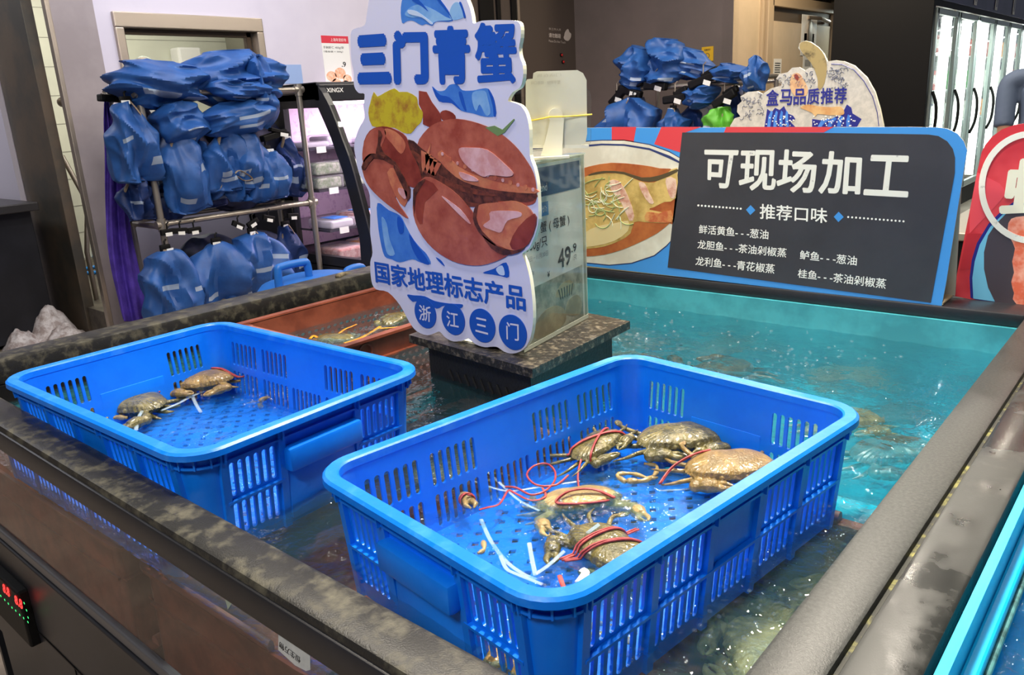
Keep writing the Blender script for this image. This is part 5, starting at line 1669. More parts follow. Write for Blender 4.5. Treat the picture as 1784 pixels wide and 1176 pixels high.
for ch, q in (('可', [(518, 138), (655, 140), (628, 295), (518, 285)]), ('现', [(662, 138), (808, 140), (800, 304), (652, 298)]), ('场', [(815, 136), (965, 142), (960, 312), (800, 305)]), ('加', [(985, 142), (1145, 150), (1135, 320), (968, 312)]), ('工', [(1170, 158), (1338, 162), (1325, 328), (1147, 318)])):
    MP.text(ch, zm(q), M_chalk, ms, 5, bold=0.022)
MP.text('推荐口味', zm([(738, 352), (1007, 370), (1004, 430), (737, 412)]), M_white, ms, 5, bold=0.012)
for s_, q in (('鲜活黄鱼- - -葱油', [(497, 435), (773, 456), (771, 494), (496, 470)]), ('龙胆鱼- - -茶油剁椒蒸', [(492, 495), (845, 529), (842, 566), (490, 530)]), ('龙利鱼- - -青花椒蒸', [(485, 560), (798, 592), (795, 630), (482, 596)]),
              ('鲈鱼- - -葱油', [(898, 536), (1124, 560), (1121, 598), (895, 572)]), ('桂鱼- - -茶油剁椒蒸', [(890, 610), (1240, 650), (1236, 690), (887, 645)])):
    MP.text(s_, zm(q), M_white, ms, 5, bold=0.010)
MP.polys([zm([(701, 358), (720, 378), (700, 397), (683, 376)]), zm([(1050, 384), (1070, 405), (1049, 425), (1031, 404)])], 'diamond_print', M_msb, ms, 5)
dots = [(494 + (662 - 494) * i / 12, 359 + 13 * i / 12) for i in range(13)] + [(1088 + (1307 - 1088) * i / 14, 405 + 17 * i / 14) for i in range(15)]
MP.polys([zm([(x + 4.2 * cos(k * pi / 4), y + 4.2 * sin(k * pi / 4)) for k in range(8)]) for x, y in dots[:13]], 'dotted_line', M_white, ms, 5, one=True)
MP.polys([zm([(x + 4.2 * cos(k * pi / 4), y + 4.2 * sin(k * pi / 4)) for k in range(8)]) for x, y in dots[13:]], 'dotted_line', M_white, ms, 5, one=True)

# red sign at the right
RP = Plane((-0.2, 1.885, 0.9), (1, 0, 0), (0, 0, 1))
rs = thing('shrimp_sign', 'red rounded sign with white ring and shrimp picture at the right edge', 'sign', (-0.2, 1.885, 0.902))
zr = Z(1560, 200, 3.094)
ro = zr([(310, 975), (345, 790), (400, 520), (440, 310), (465, 200), (485, 160), (520, 118), (575, 78), (640, 55), (700, 45), (1000, 45), (1500, 60), (1500, 1140), (1000, 1075), (693, 1037), (430, 1000)])
solid_board(RP, [RP.px(p) for p in ro], 0.004, 'board', [mat('print_red_deep', C(196, 44, 58), 0.45, col2=C(214, 66, 76), scale=4, lo=0.45, hi=0.55), mat('grey_cardboard', None)], rs)
RP.poly(zr([(440, 310), (560, 370), (600, 420), (560, 470), (400, 640), (400, 520)]), 'facet_print', mat('print_red_light', C(220, 74, 88), 0.45), rs, 1)
RP.poly(zr([(400, 640), (470, 640), (420, 830), (345, 840), (385, 640)]), 'facet_print', mat('print_red_mid', C(178, 34, 48), 0.45), rs, 1)
RP.poly(zr([(405, 985), (400, 880), (412, 780), (440, 690), (500, 590), (580, 510), (650, 460), (760, 400), (900, 400), (1000, 480), (1000, 1070), (693, 1030), (430, 995)]), 'plate_print', M_print_navy, rs, 2)
RP.poly(zr([(420, 990), (415, 880), (428, 790), (455, 700), (510, 605), (590, 525), (660, 475), (760, 420), (900, 420), (990, 490), (990, 1060), (693, 1028)]), 'plate_print', mat('print_cyan', C(110, 190, 226), 0.45), rs, 3)
RP.poly(zr([(540, 1012), (500, 930), (478, 830), (478, 740), (500, 650), (540, 590), (600, 530), (680, 490), (990, 490), (990, 1055), (693, 1028)]), 'plate_print', mat('print_plate_dark', C(70, 62, 70), 0.4), rs, 4)
RP.poly(zr([(900, 530), (700, 545), (625, 560), (606, 610), (618, 660), (645, 720), (630, 790), (640, 850), (625, 900), (640, 960), (655, 1022), (900, 1050)]), 'shrimp_print', mat('print_shrimp_orange', C(222, 106, 74), 0.4, col2=C(240, 176, 156), scale=20, lo=0.42, hi=0.62), rs, 5, sm=2)
ring = []
cx_, cy_, ra, rb = 740, 390, 290, 305
outer = [(cx_ + ra * cos(i * pi / 30), cy_ + rb * sin(i * pi / 30)) for i in range(60)]
inner = [(cx_ + (ra - 34) * cos(i * pi / 30), cy_ + (rb - 34) * sin(i * pi / 30)) for i in range(60)]
vs, fs = curve_fill([[RP.px(p) for p in zr(outer)], [RP.px(p) for p in zr(inner)]], 0.0003)
MB().add([RP.w((v.x, v.y), 0.0022 + v.z) for v in vs], fs).build('ring_print', M_chalk, rs, world=True)
RP.text('虾', zr([(600, 235), (1010, 235), (960, 590), (552, 550)]), mat('print_cream', C(226, 224, 206), 0.5), rs, 8, bold=0.035)

# wave sign behind the menu sign
VP = Plane((-0.7, 1.93, 0.9), (1, 0, 0), (0, 0, 1))
vsn = thing('wave_sign', 'wave shaped cut-out sign with leaping fish behind the menu sign', 'sign', (-0.72, 1.93, 0.902))
zv = Z(1280, 0, 5.114)
wo = [(1272, 219), (1280, 206), (1290, 203), (1284, 195), (1285, 183), (1292, 177), (1290, 168), (1303, 160), (1318, 159), (1328, 164), (1343, 154), (1361, 149), (1362, 143), (1352, 137), (1358, 129), (1372, 126), (1380, 118), (1392, 117), (1402, 123), (1410, 118), (1419, 119), (1412, 104), (1398, 93), (1391, 84), (1393, 75),
      (1402, 71), (1412, 73), (1426, 83), (1435, 94), (1441, 107), (1455, 105), (1470, 107), (1488, 114), (1510, 135), (1524, 160), (1533, 190), (1539, 219), (1545, 300), (1548, 480), (1400, 474), (1280, 466), (1272, 300)]
solid_board(VP, [VP.px(p) for p in wo], 0.008, 'board', [mat('print_stone', C(196, 192, 186), 0.55, col2=C(176, 174, 170), scale=60), M_board_edge], vsn)
M_vnavy = mat('print_navy', None)
VP.polys([zv(l) for l in ([(265, 1130), (290, 970), (330, 1000), (360, 960), (400, 980), (440, 945), (470, 1010), (520, 1030), (540, 1060), (500, 1090), (540, 1130)], [(690, 1130), (690, 1060), (760, 1070), (860, 1060), (960, 1010), (1000, 930), (1040, 960), (1050, 1010), (1130, 1060), (1090, 1130)])], 'wave_print', M_vnavy, vsn, 1)
VP.polys([zv([(290 + i * 55, 1130), (300 + i * 50, 1040), (325 + i * 45, 985), (340 + i * 45, 1000), (325 + i * 50, 1060), (318 + i * 55, 1130)]) for i in range(4)] + [zv([(740 + i * 85, 1130), (770 + i * 75, 1075), (830 + i * 60, 1055 - 12 * i), (850 + i * 60, 1070 - 12 * i), (800 + i * 75, 1095), (775 + i * 85, 1130)]) for i in range(4)], 'wave_print', M_print_mid, vsn, 2)
rnd = random.Random(3)
mb = MB()
for i in range(70):
    x, y = zv([(rnd.uniform(280, 530) if i < 30 else rnd.uniform(700, 1080), rnd.uniform(1030, 1120))])[0]
    q = VP.px((x, y))
    mb.prism([VP.w((q[0] + 0.0016 * cos(k * pi / 3), q[1] + 0.0016 * sin(k * pi / 3)), 0.0008) for k in range(6)], VP.n * 0.0004)
mb.build('spray_print', M_white, vsn, world=True)
mb = MB()
for i in range(120):
    if i in (40, 75):
        mb.build('swirl_print', mat('print_ink_blue', C(90, 96, 120), 0.5), vsn, world=True)
        mb = MB()
    x, y = (rnd.uniform(60, 260), rnd.uniform(840, 1060)) if i < 40 else ((rnd.uniform(380, 720), rnd.uniform(640, 780)) if i < 75 else (rnd.uniform(840, 1010), rnd.uniform(590, 820)))
    r_ = rnd.uniform(9, 20)
    a_ = rnd.uniform(0, 6)
    q = [VP.w(VP.px(p), 0.0007) for p in zv([(x + r_ * cos(a_ + k * 0.6), y + r_ * sin(a_ + k * 0.6)) for k in range(6)])]
    mb.tube(q, 0.0005, 4)
mb.build('swirl_print', mat('print_ink_blue', C(90, 96, 120), 0.5), vsn, world=True)
mb = MB().tube([VP.w(VP.px(p), 0.0006) for p in zv([(860, 570), (960, 575), (1060, 620), (1150, 720), (1230, 860), (1270, 1000), (1285, 1125)])], 0.0007, 4)
mb.build('swirl_print', M_vnavy, vsn, world=True)
M_f1 = mat('print_grouper', C(158, 140, 96), 0.45, col2=C(84, 74, 54), scale=30, lo=0.5, hi=0.66)
M_f2 = mat('print_pink_fish', C(206, 168, 130), 0.45, col2=C(160, 100, 76), scale=22, lo=0.5, hi=0.66)
VP.poly(zv([(580, 430), (585, 385), (620, 370), (660, 372), (720, 405), (780, 460), (815, 540), (822, 620), (800, 740), (770, 790), (740, 795), (742, 720), (720, 640), (680, 560), (620, 490)]), 'fish_print', M_f1, vsn, 2, sm=2)
VP.poly(zv([(500, 690), (520, 660), (555, 650), (590, 670), (620, 720), (650, 780), (640, 850), (560, 865), (515, 830), (490, 760)]), 'fish_print', M_f2, vsn, 2, sm=2)
VP.poly(zv([(585, 955), (650, 930), (740, 945), (860, 955), (950, 950), (978, 1005), (950, 1025), (840, 1025), (740, 1015), (720, 1040), (690, 1005), (620, 975)]), 'fish_print', mat('print_gold_fish', C(206, 170, 120), 0.45, col2=C(190, 140, 90), scale=20), vsn, 3, sm=2)
VP.poly(zv([(530, 670), (555, 660), (572, 690), (560, 720), (540, 700)]), 'fish_print', mat('print_gill', C(130, 50, 44), 0.5), vsn, 3, sm=2)
for i, ch in enumerate('盒马品质推荐'):
    x_ = 285 + i * 121
    y_ = 800 - i * 4
    VP.text(ch, zv([(x_, y_), (x_ + 112, y_ - 3), (x_ + 108, y_ + 140), (x_ - 4, y_ + 144)]), M_vnavy, vsn, 5, bold=0.022)

# ================================================================== BAG RACKS
def bag_mesh(w, h, d, seed, kind='hang', m=None, prints=True):
    """crumpled fabric bag: local x = width, y = thickness, z = down from 0 (hang) or centred (heap)"""
    rnd_ = random.Random(seed)
    NU, NV = 72, 44
    vs, fs, mi = [], [], []
    ph = rnd_.uniform(0, 6)
    lean = rnd_.uniform(-0.12, 0.12)
    for j in range(NV + 1):
        v = j / NV
        if kind == 'hang':
            pw_ = (0.22 + 0.78 * min(1, v / 0.38) ** 0.7) * (1 if v < 0.9 else 1 - 0.25 * ((v - 0.9) / 0.1) ** 2)
            pd_ = 0.25 + 0.75 * sin(min(1.0, v * 0.9 + 0.05) * pi) if v < 0.95 else 0.35
            if v == 1:
                pd_ = 0.05
        else:
            pw_ = sin(pi * min(max(v, 0.02), 0.98)) ** 0.38
            pd_ = sin(pi * min(max(v, 0.02), 0.98)) ** 0.5
        for i in range(NU):
            a = 2 * pi * i / NU
            ca, sa = cos(a), sin(a)
            x = w / 2 * pw_ * (abs(ca) ** 0.75) * (1 if ca >= 0 else -1)
            y = d / 2 * pd_ * (abs(sa) ** 0.8) * (1 if sa >= 0 else -1)
            z = -h * v if kind == 'hang' else h * (0.5 - v)
            fx, fz = (2.5, 0.9) if kind == 'hang' else (1.7, 1.9)
            p = Vector((x / max(w, .01) * fx + 0.8 * z / max(h, .01), y / max(d, .01) * 0.9 + seed * 3.1, z / max(h, .01) * fz + ph))
            n1 = 1 - 2 * abs(noise.noise(p))
            n2 = 1 - 2 * abs(noise.noise(Vector((p.x * 1.4 - p.z * 1.1, p.y, p.z * 2.0)) + Vector((5, 1, 2))))
            k = 0.40 * d * (n1 - 0.45) + 0.20 * d * (n2 - 0.45)
            if kind == 'hang':
                k += 0.10 * d * cos(4 * a + ph + 2 * v) * min(1, v * 2)
            x += ca * k * 0.55 + lean * w * v + 0.05 * w * noise.noise(Vector((v * 3, seed, 0)))
            y += sa * k
            z += 0.07 * h * noise.noise(p * 1.3 + Vector((9, 2, 7)))
            vs.append((x, y, z))
    boxes = []
    if prints:
        for _ in range(rnd_.randint(2, 3)):
            u0 = rnd_.choice([0.60, 0.66, 0.72, 0.80])
            v0 = rnd_.uniform(0.35, 0.85)
            boxes.append((u0, u0 + rnd_.uniform(0.06, 0.12), v0, v0 + rnd_.uniform(0.05, 0.10)))
    for j in range(NV):
        for i in range(NU):
            fs.append((j * NU + i, j * NU + (i + 1) % NU, (j + 1) * NU + (i + 1) % NU, (j + 1) * NU + i))
            u, v = i / NU, j / NV
            mi.append(1 if any(a <= u <= b and c <= v <= e for a, b, c, e in boxes) else 0)
    fs += [tuple(range(NU)), tuple(range(NV * NU, (NV + 1) * NU))]
    mi += [0, 0]
    mb = MB()
    mb.v = [Vector(v) for v in vs]
    mb.f = fs
    mb.mi = mi
    return mb


def bag(label, rect, X, d, seed, kind='hang', rot=0.0, m=None, group=None, strap=None, plane='x', hook=True, tagc=True):
    """a bag filling the photo rectangle rect at depth X (or Y)"""
    f = (lambda x, y: onx(x, y, X)) if plane == 'x' else (lambda x, y: ony(x, y, X))
    a, b = f(rect[0], (rect[1] + rect[3]) / 2), f(rect[2], (rect[1] + rect[3]) / 2)
    t_, bo = f((rect[0] + rect[2]) / 2, rect[1]), f((rect[0] + rect[2]) / 2, rect[3])
    w = (b - a).length
    h = abs(t_.z - bo.z)
    c = (a + b) / 2
    org = Vector((c.x, c.y, t_.z if kind == 'hang' else (t_.z + bo.z) / 2))
    rz = pi / 2 if plane == 'x' else 0
    t = thing('carrier_bag', label, 'bag', org, rz, group)
    mb = bag_mesh(w * 1.06, h * (1.0 if kind == 'hang' else 1.22), d, seed, kind)
    if rot:
        R = Matrix.Rotation(rot, 4, 'Y')
        mb.v = [R @ v for v in mb.v]
    mb.build('fabric', [m or M_bag, M_bagprint], t, smooth=True)
    rnd_ = random.Random(seed + 50)
    fy = -d / 2
    if kind == 'hang' and hook:
        hb = MB().box((0, 0, 0.012), (0.055, 0.018, 0.034), 0, 0.004)
        hb.tube([(0, 0, 0.02), (0.0, 0, 0.045), (0.012, 0, 0.055)], 0.005, 6)
        hb.build('hook_clip', M_black_matte, t, smooth=True)
        for sg in (-1, 1):
            MB().tube(spline([(sg * 0.012, fy * 0.2, 0.005), (sg * 0.03, fy * 0.35, -0.03), (sg * (0.05 + 0.02 * rnd_.random()), fy * 0.3, -0.09)]), 0.009, 6, flat=0.3).build('strap', M_strap, t, smooth=True)
        if tagc:
            q = MB().box((0.012 * rnd_.choice([-1, 1]), fy * 0.15 - 0.012, 0.0), (0.04, 0.003, 0.018), rnd_.uniform(-0.3, 0.3))
            q.build('barcode_tag', M_white, t)
    if strap:
        pts = [f(*p) for p in strap]
        Ii = wmat(t).inverted()
        pts = [Ii @ p + Vector((0, fy * 0.9, 0)) for p in pts]
        MB().tube(spline(pts), 0.010, 6, flat=0.3).build('strap', M_strap, t, smooth=True)
    return t


RX = -4.05
rk = thing('bag_rack', 'steel tube rack draped with blue bags left of the deli case', 'rack', onx(400, 600, RX))
pA, pB = onx(241, 160, RX), onx(519, 151, RX)
YL, YR = pA.y, pB.y
ZT, ZM = 1.505, onx(285, 391, RX).z
RXB = ony(188, 170, YL).x
for (x, y) in ((RX, YL), (RX, YR), (RXB, YL), (RXB, YR)):
    MB().cyl((x, y, FZ), (x, y, ZT + 0.03), 0.017, 12).build('post', M_tube, rk, world=True, smooth=True)
for z_ in (ZT, ZM, 0.40):
    for x in (RX, RXB):
        MB().cyl((x, YL - 0.02, z_), (x, YR + 0.02, z_), 0.015, 12).build('rail', M_tube, rk, world=True, smooth=True)
    for y in (YL, YR):
        MB().cyl((RX, y, z_ - 0.012), (RXB, y, z_ - 0.012), 0.015, 12).build('rail', M_tube, rk, world=True, smooth=True)
    for x in (RX, RXB):
        for y in (YL, YR):
            MB().cyl((x, y - 0.03, z_), (x, y + 0.03, z_), 0.021, 12).cyl((x, y, z_ - 0.035), (x, y, z_ + 0.03), 0.022, 12).build('joint', M_tube, rk, world=True, smooth=True)
GU = 'blue bags hanging in the upper tier of the near rack'
spec = [('light blue bag bulging outside the left post of the near rack', (200, 178, 262, 318), RX + 0.00, 0.20, None, None),
        ('small blue bag peeking out behind the left post, near rack upper tier', (258, 232, 300, 330), RX - 0.10, 0.14, None, None),
        ('long blue bag third from the left on the near rack, white bars low on it', (282, 232, 347, 374), RX + 0.02, 0.17, None, None),
        ('blue bag with a beige handle loop in the middle of the near rack', (322, 244, 372, 350), RX - 0.04, 0.15, None, [(347, 322), (352, 312), (366, 312), (374, 322), (368, 332)]),
        ('blue bag with a beige loop right of the middle of the near rack', (357, 226, 428, 336), RX + 0.01, 0.17, None, [(396, 302), (404, 297), (420, 305), (426, 312), (412, 314), (400, 307)]),
        ('blue bag with white animal mark second from the right in the upper tier', (400, 228, 458, 346), RX + 0.00, 0.16, None, None),
        ('rightmost light blue bag of the near rack upper tier', (440, 262, 498, 350), RX + 0.02, 0.16, None, None),
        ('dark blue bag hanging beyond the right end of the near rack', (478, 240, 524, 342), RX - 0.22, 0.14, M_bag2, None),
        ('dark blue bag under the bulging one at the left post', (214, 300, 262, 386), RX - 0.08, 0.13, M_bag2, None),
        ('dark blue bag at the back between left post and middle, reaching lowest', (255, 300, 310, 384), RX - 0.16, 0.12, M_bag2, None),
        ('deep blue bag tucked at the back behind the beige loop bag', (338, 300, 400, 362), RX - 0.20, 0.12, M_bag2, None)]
for i, (lb, r, X, d, m, stp) in enumerate(spec):
    bag(lb, r, X, d, 100 + i * 3, 'hang', 0, m, GU, stp)
M_bag3 = mat('bag_fabric_shaded', C(12, 22, 52), 0.6, col2=C(18, 34, 74), scale=9)  # near-black blue: shade inside the rack put into the cloth colour
for i, (lb, r) in enumerate((('dark bag added as shade behind the left of the near rack', (222, 190, 300, 360)), ('navy bag deep in shade behind the long white barred bag', (280, 196, 370, 372)), ('dark bag added as shade behind the beige loop bags', (352, 200, 440, 366)),
                             ('dark bag added as shade behind the rightmost light bag', (420, 205, 505, 350)), ('dark bag added as shade behind the lower tier of the near rack', (300, 408, 420, 520)), ('dark bag added as shade at the right of the lower tier', (400, 400, 510, 510)))):
    bag(lb, r, RX - 0.30, 0.08, 150 + i * 3, 'hang', 0, M_bag3, 'dark bags added as shade inside the near rack', hook=False)
GT = 'blue bags thrown over the top of the near rack'
for i, (lb, r, X, d, rot, m) in enumerate((('blue bag lying on the left end of the near rack top', (204, 114, 352, 184), RX - 0.05, 0.26, 0.10, None),
                                          ('tall crumpled blue bag on top of the near rack, right half', (316, 98, 474, 178), RX - 0.10, 0.26, -0.08, None),
                                          ('folded blue bag with dark opening lying low on the right of the rack top', (372, 140, 462, 172), RX + 0.06, 0.16, 0.05, None),
                                          ('blue bag draped down over the right end of the near rack top', (436, 108, 480, 212), RX + 0.02, 0.14, 0.0, None),
                                          ('blue bag slumped under the top rail in the middle of the near rack', (268, 184, 352, 248), RX + 0.03, 0.16, -0.15, None),
                                          ('pale blue bag folded over under the top rail at the right', (350, 180, 462, 234), RX + 0.04, 0.16, -0.18, None))):
    bag(lb, r, X, d, 200 + i * 3, 'heap', rot, m, GT)
GL = 'blue bags hanging in the lower tier of the near rack'
for i, (lb, r, X, d, m) in enumerate((('blue bag with white lettering at the left post, lower tier of the near rack', (254, 434, 342, 560), RX + 0.02, 0.20, None),
                                     ('wide blue bag second from the left in the lower tier', (326, 422, 442, 545), RX + 0.01, 0.20, None),
                                     ('light blue bag third from the left in the lower tier', (396, 404, 496, 520), RX + 0.02, 0.20, None),
                                     ('narrow violet blue bag at the right end of the lower tier', (480, 392, 528, 500), RX - 0.12, 0.13, M_bag2))):
    b = bag(lb, r, X, d, 300 + i * 7, 'hang', 0, m, GL)
mb = MB()
for x, y, a in ((290, 405, 0), (306, 403, 0.1), (338, 402, 0), (420, 398, 0.5), (446, 395, -0.4), (455, 392, 0.9), (470, 381, 0.3), (512, 378, 0.1)):
    pass
GH = 'black hook clips on the middle rail of the near rack'
for i, (x, y, a) in enumerate(((292, 404, 0), (314, 402, 0.1), (338, 401, 0), (415, 392, 0.5), (440, 388, -0.4), (468, 380, 0.3), (510, 376, 0.1))):
    p = onx(x, y, RX + 0.03)
    t = thing('hook_clip', f'{ORD[i]} black hook clip from the left on the middle rail of the near rack', 'hook', p, pi / 2, GH)
    MB().box((0, 0, 0), (0.075, 0.02, 0.03), 0, 0.004, M=Matrix.Rotation(a, 4, 'Y')).build('clip_body', M_black_matte, t)
    MB().tube([(0, 0, 0.01), (0, 0, 0.04), (0.012, 0, 0.05)], 0.004, 6).build('hook', M_black_matte, t)
    MB().box((0.0, -0.012, -0.012), (0.036, 0.003, 0.018), M=Matrix.Rotation(a, 4, 'Y')).build('barcode_tag', M_white, t)
for i, (x0, x1, y) in enumerate(((178, 222, 172), (446, 508, 236))):
    p = onx((x0 + x1) / 2, y, RX + (-0.2 if i == 0 else 0.04))
    t = thing('hook_clip', ('bundle of black clips at the upper left end of the near rack', 'bundle of black clips with tag at the right post of the near rack')[i], 'hook', p, pi / 2)
    MB().box((0, 0, 0), (0.16, 0.05, 0.035), 0, 0.006, M=Matrix.Rotation(0.1 - 0.3 * i, 4, 'Y')).box((0.03, -0.01, 0.02), (0.12, 0.04, 0.02), 0, 0.004, M=Matrix.Rotation(0.25, 4, 'Y')).build('clip_body', M_black_matte, t)
    MB().box((0.05, -0.03, 0.0), (0.05, 0.003, 0.02), M=Matrix.Rotation(0.2, 4, 'Y')).build('barcode_tag', M_white, t)
# purple cloth
pt = onx(186, 165, RX - 0.30)
t = thing('purple_cloth', 'purple mesh cloth hanging from the left end of the near rack', 'cloth', pt, pi / 2)
vs, fs = [], []
edge = [(184, 165, 188), (182, 200, 192), (182, 235, 206), (184, 270, 212), (183, 320, 220), (185, 380, 226), (186, 420, 232), (192, 470, 244), (205, 520, 252), (214, 562, 262)]
Ii = wmat(t).inverted()
NW = 14
for (xl, y, xr) in edge:
    for i in range(NW + 1):
        x = xl + (xr - xl) * i / NW
        X = RX - 0.26 + 0.022 * sin(i * 0.9 + y * 0.012) + 0.008 * sin(i * 2.3 + y * 0.02)
        vs.append(Ii @ onx(x, y, X))
for j in range(len(edge) - 1):
    for i in range(NW):
        fs.append((j * (NW + 1) + i, j * (NW + 1) + i + 1, (j + 1) * (NW + 1) + i + 1, (j + 1) * (NW + 1) + i))
o = MB().add(vs, fs).build('cloth', M_purple, t, smooth='all')
sd = o.modifiers.new('thickness', 'SOLIDIFY')
sd.thickness = 0.006
sb = o.modifiers.new('soft', 'SUBSURF')
sb.levels = sb.render_levels = 2

# far rack
RY = 5.8
rk2 = thing('bag_rack', 'second steel rack with blue bags against the dark back wall', 'rack', (-3.1, RY, FZ))
a1, a2 = ony(1082, 150, RY), ony(1300, 138, RY)
z2_ = 1.475
zr_ = ony(1200, 150, RY).z
zr_ = 1.43
for x, y in ((a1.x, RY), (a2.x, RY), (a1.x + 0.05, RY + 0.5), (a2.x, RY + 0.55)):
    MB().cyl((x, y, FZ), (x, y, z2_), 0.018, 12).build('post', M_tube, rk2, world=True, smooth=True)
MB().cyl((a1.x, RY, zr_), (a2.x, RY, zr_), 0.017, 12).build('rail', M_tube, rk2, world=True, smooth=True)
MB().cyl((a1.x, RY + 0.5, zr_), (a2.x, RY + 0.55, zr_), 0.017, 12).build('rail', M_tube, rk2, world=True, smooth=True)
MB().cyl((a2.x, RY, z2_ - 0.01), (a2.x, RY + 0.55, z2_ - 0.01), 0.018, 12).build('rail', M_tube, rk2, world=True, smooth=True)
MB().cyl((a2.x - 0.06, RY, zr_), (a2.x + 0.03, RY, zr_), 0.024, 12).build('joint', M_tube, rk2, world=True, smooth=True)
GR2 = 'blue bags on the far rack'
for i, (lb, r, k, d, rot, m, Y) in enumerate((('blue bag with white flap at the left end of the far rack top', (1083, 88, 1130, 152), 'heap', 0.25, 0.2, None, RY),
                                             ('large blue bag heaped highest on the far rack', (1122, 76, 1190, 146), 'heap', 0.3, 0.15, None, RY + 0.05),
                                             ('long blue bag sloping right along the far rack top', (1150, 88, 1242, 134), 'heap', 0.22, 0.30, None, RY + 0.12),
                                             ('small blue bag at the right end of the far rack top', (1248, 114, 1302, 144), 'heap', 0.22, 0.05, None, RY + 0.02),
                                             ('blue bag sagging below the far rack rail in the middle', (1196, 148, 1244, 184), 'heap', 0.2, -0.2, None, RY),
                                             ('blue bag hung like a cap over the right post of the far rack', (1302, 98, 1333, 160), 'hang', 0.16, 0, None, RY - 0.05),
                                             ('large blue bag with white letters low at the left of the far rack', (1062, 172, 1146, 250), 'hang', 0.3, 0, None, RY - 0.1),
                                             ('narrow blue bag low in the middle of the far rack', (1156, 190, 1190, 250), 'hang', 0.2, 0, None, RY - 0.05),
                                             ('dark blue bag filling the middle of the far rack', (1180, 180, 1260, 260), 'hang', 0.25, 0, M_bag2, RY + 0.2),
                                             ('dark blue bag at the right inside the far rack', (1258, 150, 1310, 250), 'hang', 0.2, 0, M_bag2, RY + 0.3))):
    bag(lb, r, Y, d, 400 + i * 3, k, rot, m, GR2, None, 'y', hook=(i != 5))
M_bright = mat('green_bag_fabric', C(92, 176, 52), 0.5)
bag('bright green bag hanging low at the right of the far rack', (1232, 188, 1276, 250), RY - 0.05, 0.2, 470, 'hang', 0, M_bright, None, None, 'y')
GK = 'black clips on the far rack rail'
for i, (x, y, w_) in enumerate(((1098, 160, 0.22), (1142, 150, 0.20), (1176, 172, 0.20), (1225, 140, 0.24), (1262, 172, 0.20), (1075, 170, 0.16))):
    p = ony(x, y, RY - 0.06)
    t = thing('hook_clip', f'black clip cluster on the far rack, ' + ('at its left post', 'under the highest bag', 'with white tag under the rail', 'on top of the rail', 'above the green bag', 'sticking out at the left')[i], 'hook', p, 0, GK)
    MB().box((0, 0, 0), (w_, 0.06, 0.06), 0, 0.012, M=Matrix.Rotation(0.3 - 0.2 * i, 4, 'Y')).box((w_ * 0.2, 0.02, 0.05), (w_ * 0.6, 0.05, 0.05), 0, 0.01, M=Matrix.Rotation(-0.4, 4, 'Y')).build('clip_body', M_black_matte, t)
    MB().tube([(0, 0, 0.02), (0, 0, 0.11), (0.02, 0, 0.13)], 0.005, 6).build('hook', M_steel, t)
    MB().box((w_ * 0.2, -0.035, -0.02), (0.06, 0.004, 0.035), M=Matrix.Rotation(0.3, 4, 'Y')).build('barcode_tag', M_white, t)

# ================================================================== DELI CASE
DY = 2.90
dl = thing('deli_case', 'black curved glass deli case lit pink behind the near rack', 'display case', (-4.3, DY, FZ))
DP_ = Plane((-4.3, DY, 1.0), (1, 0, 0), (0, 0, 1))
outer = [DP_.px(p) for p in ((549, 143), (562, 162), (573, 183), (585, 212), (596, 243), (607, 272), (616, 302), (632, 362), (646, 415), (648, 468))]
xl = -4.83 + 4.3
zt = outer[0][1]
loop_o = [(xl, outer[-1][1] - 0.02), (outer[-1][0], outer[-1][1] - 0.02)] + outer[::-1] + [(xl, zt)]
hole = [DP_.px(p) for p in ((493, 190), (521, 440), (629, 453), (626, 412), (612, 355), (596, 296), (576, 239), (554, 188))]
vs, fs = curve_fill([loop_o, hole], 0.02)
MB().add([DP_.w((v.x, v.y), v.z - 0.02) for v in vs], fs).build('end_frame', M_black, dl, world=True)
MB().prism([DP_.w(p, -0.012) for p in hole], -DP_.n * 0.005).build('end_pane', M_glass, dl, world=True)
zb_ = DP_.w(outer[-1]).z
xf = DP_.w(outer[-1]).x
xt = DP_.w(outer[0]).x
ztw = DP_.w(outer[0]).z
DE = 4.7
mb = MB().boxp((-4.83, DY, FZ), (xf, DE, zb_ - 0.01), 0.004)
mb.boxp((-4.83, DY, zb_ - 0.01), (-4.76, DE, ztw))
mb.boxp((-4.83, DY, ztw - 0.10), (xt + 0.01, DE, ztw), 0.006)
mb.boxp((xt - 0.03, DY, ztw - 0.11), (xt + 0.03, DE, ztw - 0.01), 0.01)
mb.build('body', M_black, dl, world=True)
prof = [DP_.w(p) for p in outer[2:]]
vs, fs = [], []
for p in prof:
    vs += [(p.x, DY + 0.01, p.z), (p.x, DE, p.z), (p.x - 0.006, DY + 0.01, p.z), (p.x - 0.006, DE, p.z)]
for i in range(len(prof) - 1):
    a, b = 4 * i, 4 * (i + 1)
    fs += [(a, a + 1, b + 1, b), (a + 2, b + 2, b + 3, a + 3), (a, b, b + 2, a + 2), (a + 1, a + 3, b + 3, b + 1)]
MB().add(vs, fs).build('curved_pane', M_glass, dl, world=True, smooth=True)
MB().boxp((-4.76, DY + 0.02, zb_), (-4.745, DE, ztw - 0.10)).build('back_panel', mat('deli_back', C(226, 196, 224), 0.5, col2=C(206, 170, 208), scale=30, lo=0.55, hi=0.6), dl, world=True)
MB().boxp((xt - 0.10, DY + 0.05, ztw - 0.125), (xt - 0.05, DE, ztw - 0.11)).build('light_strip', mat('deli_led', (1, 1, 1, 1), 0.4, emit=14, ecol=(1.0, 0.80, 0.95, 1)), dl, world=True)
lamp('deli_glow', ((xt - 4.3) / 2 - 0.05, DY + 0.9, ztw - 0.14), (-4.4, DY + 0.9, 0.4), 100, (1.0, 0.76, 0.94), 0.25, 1.6)
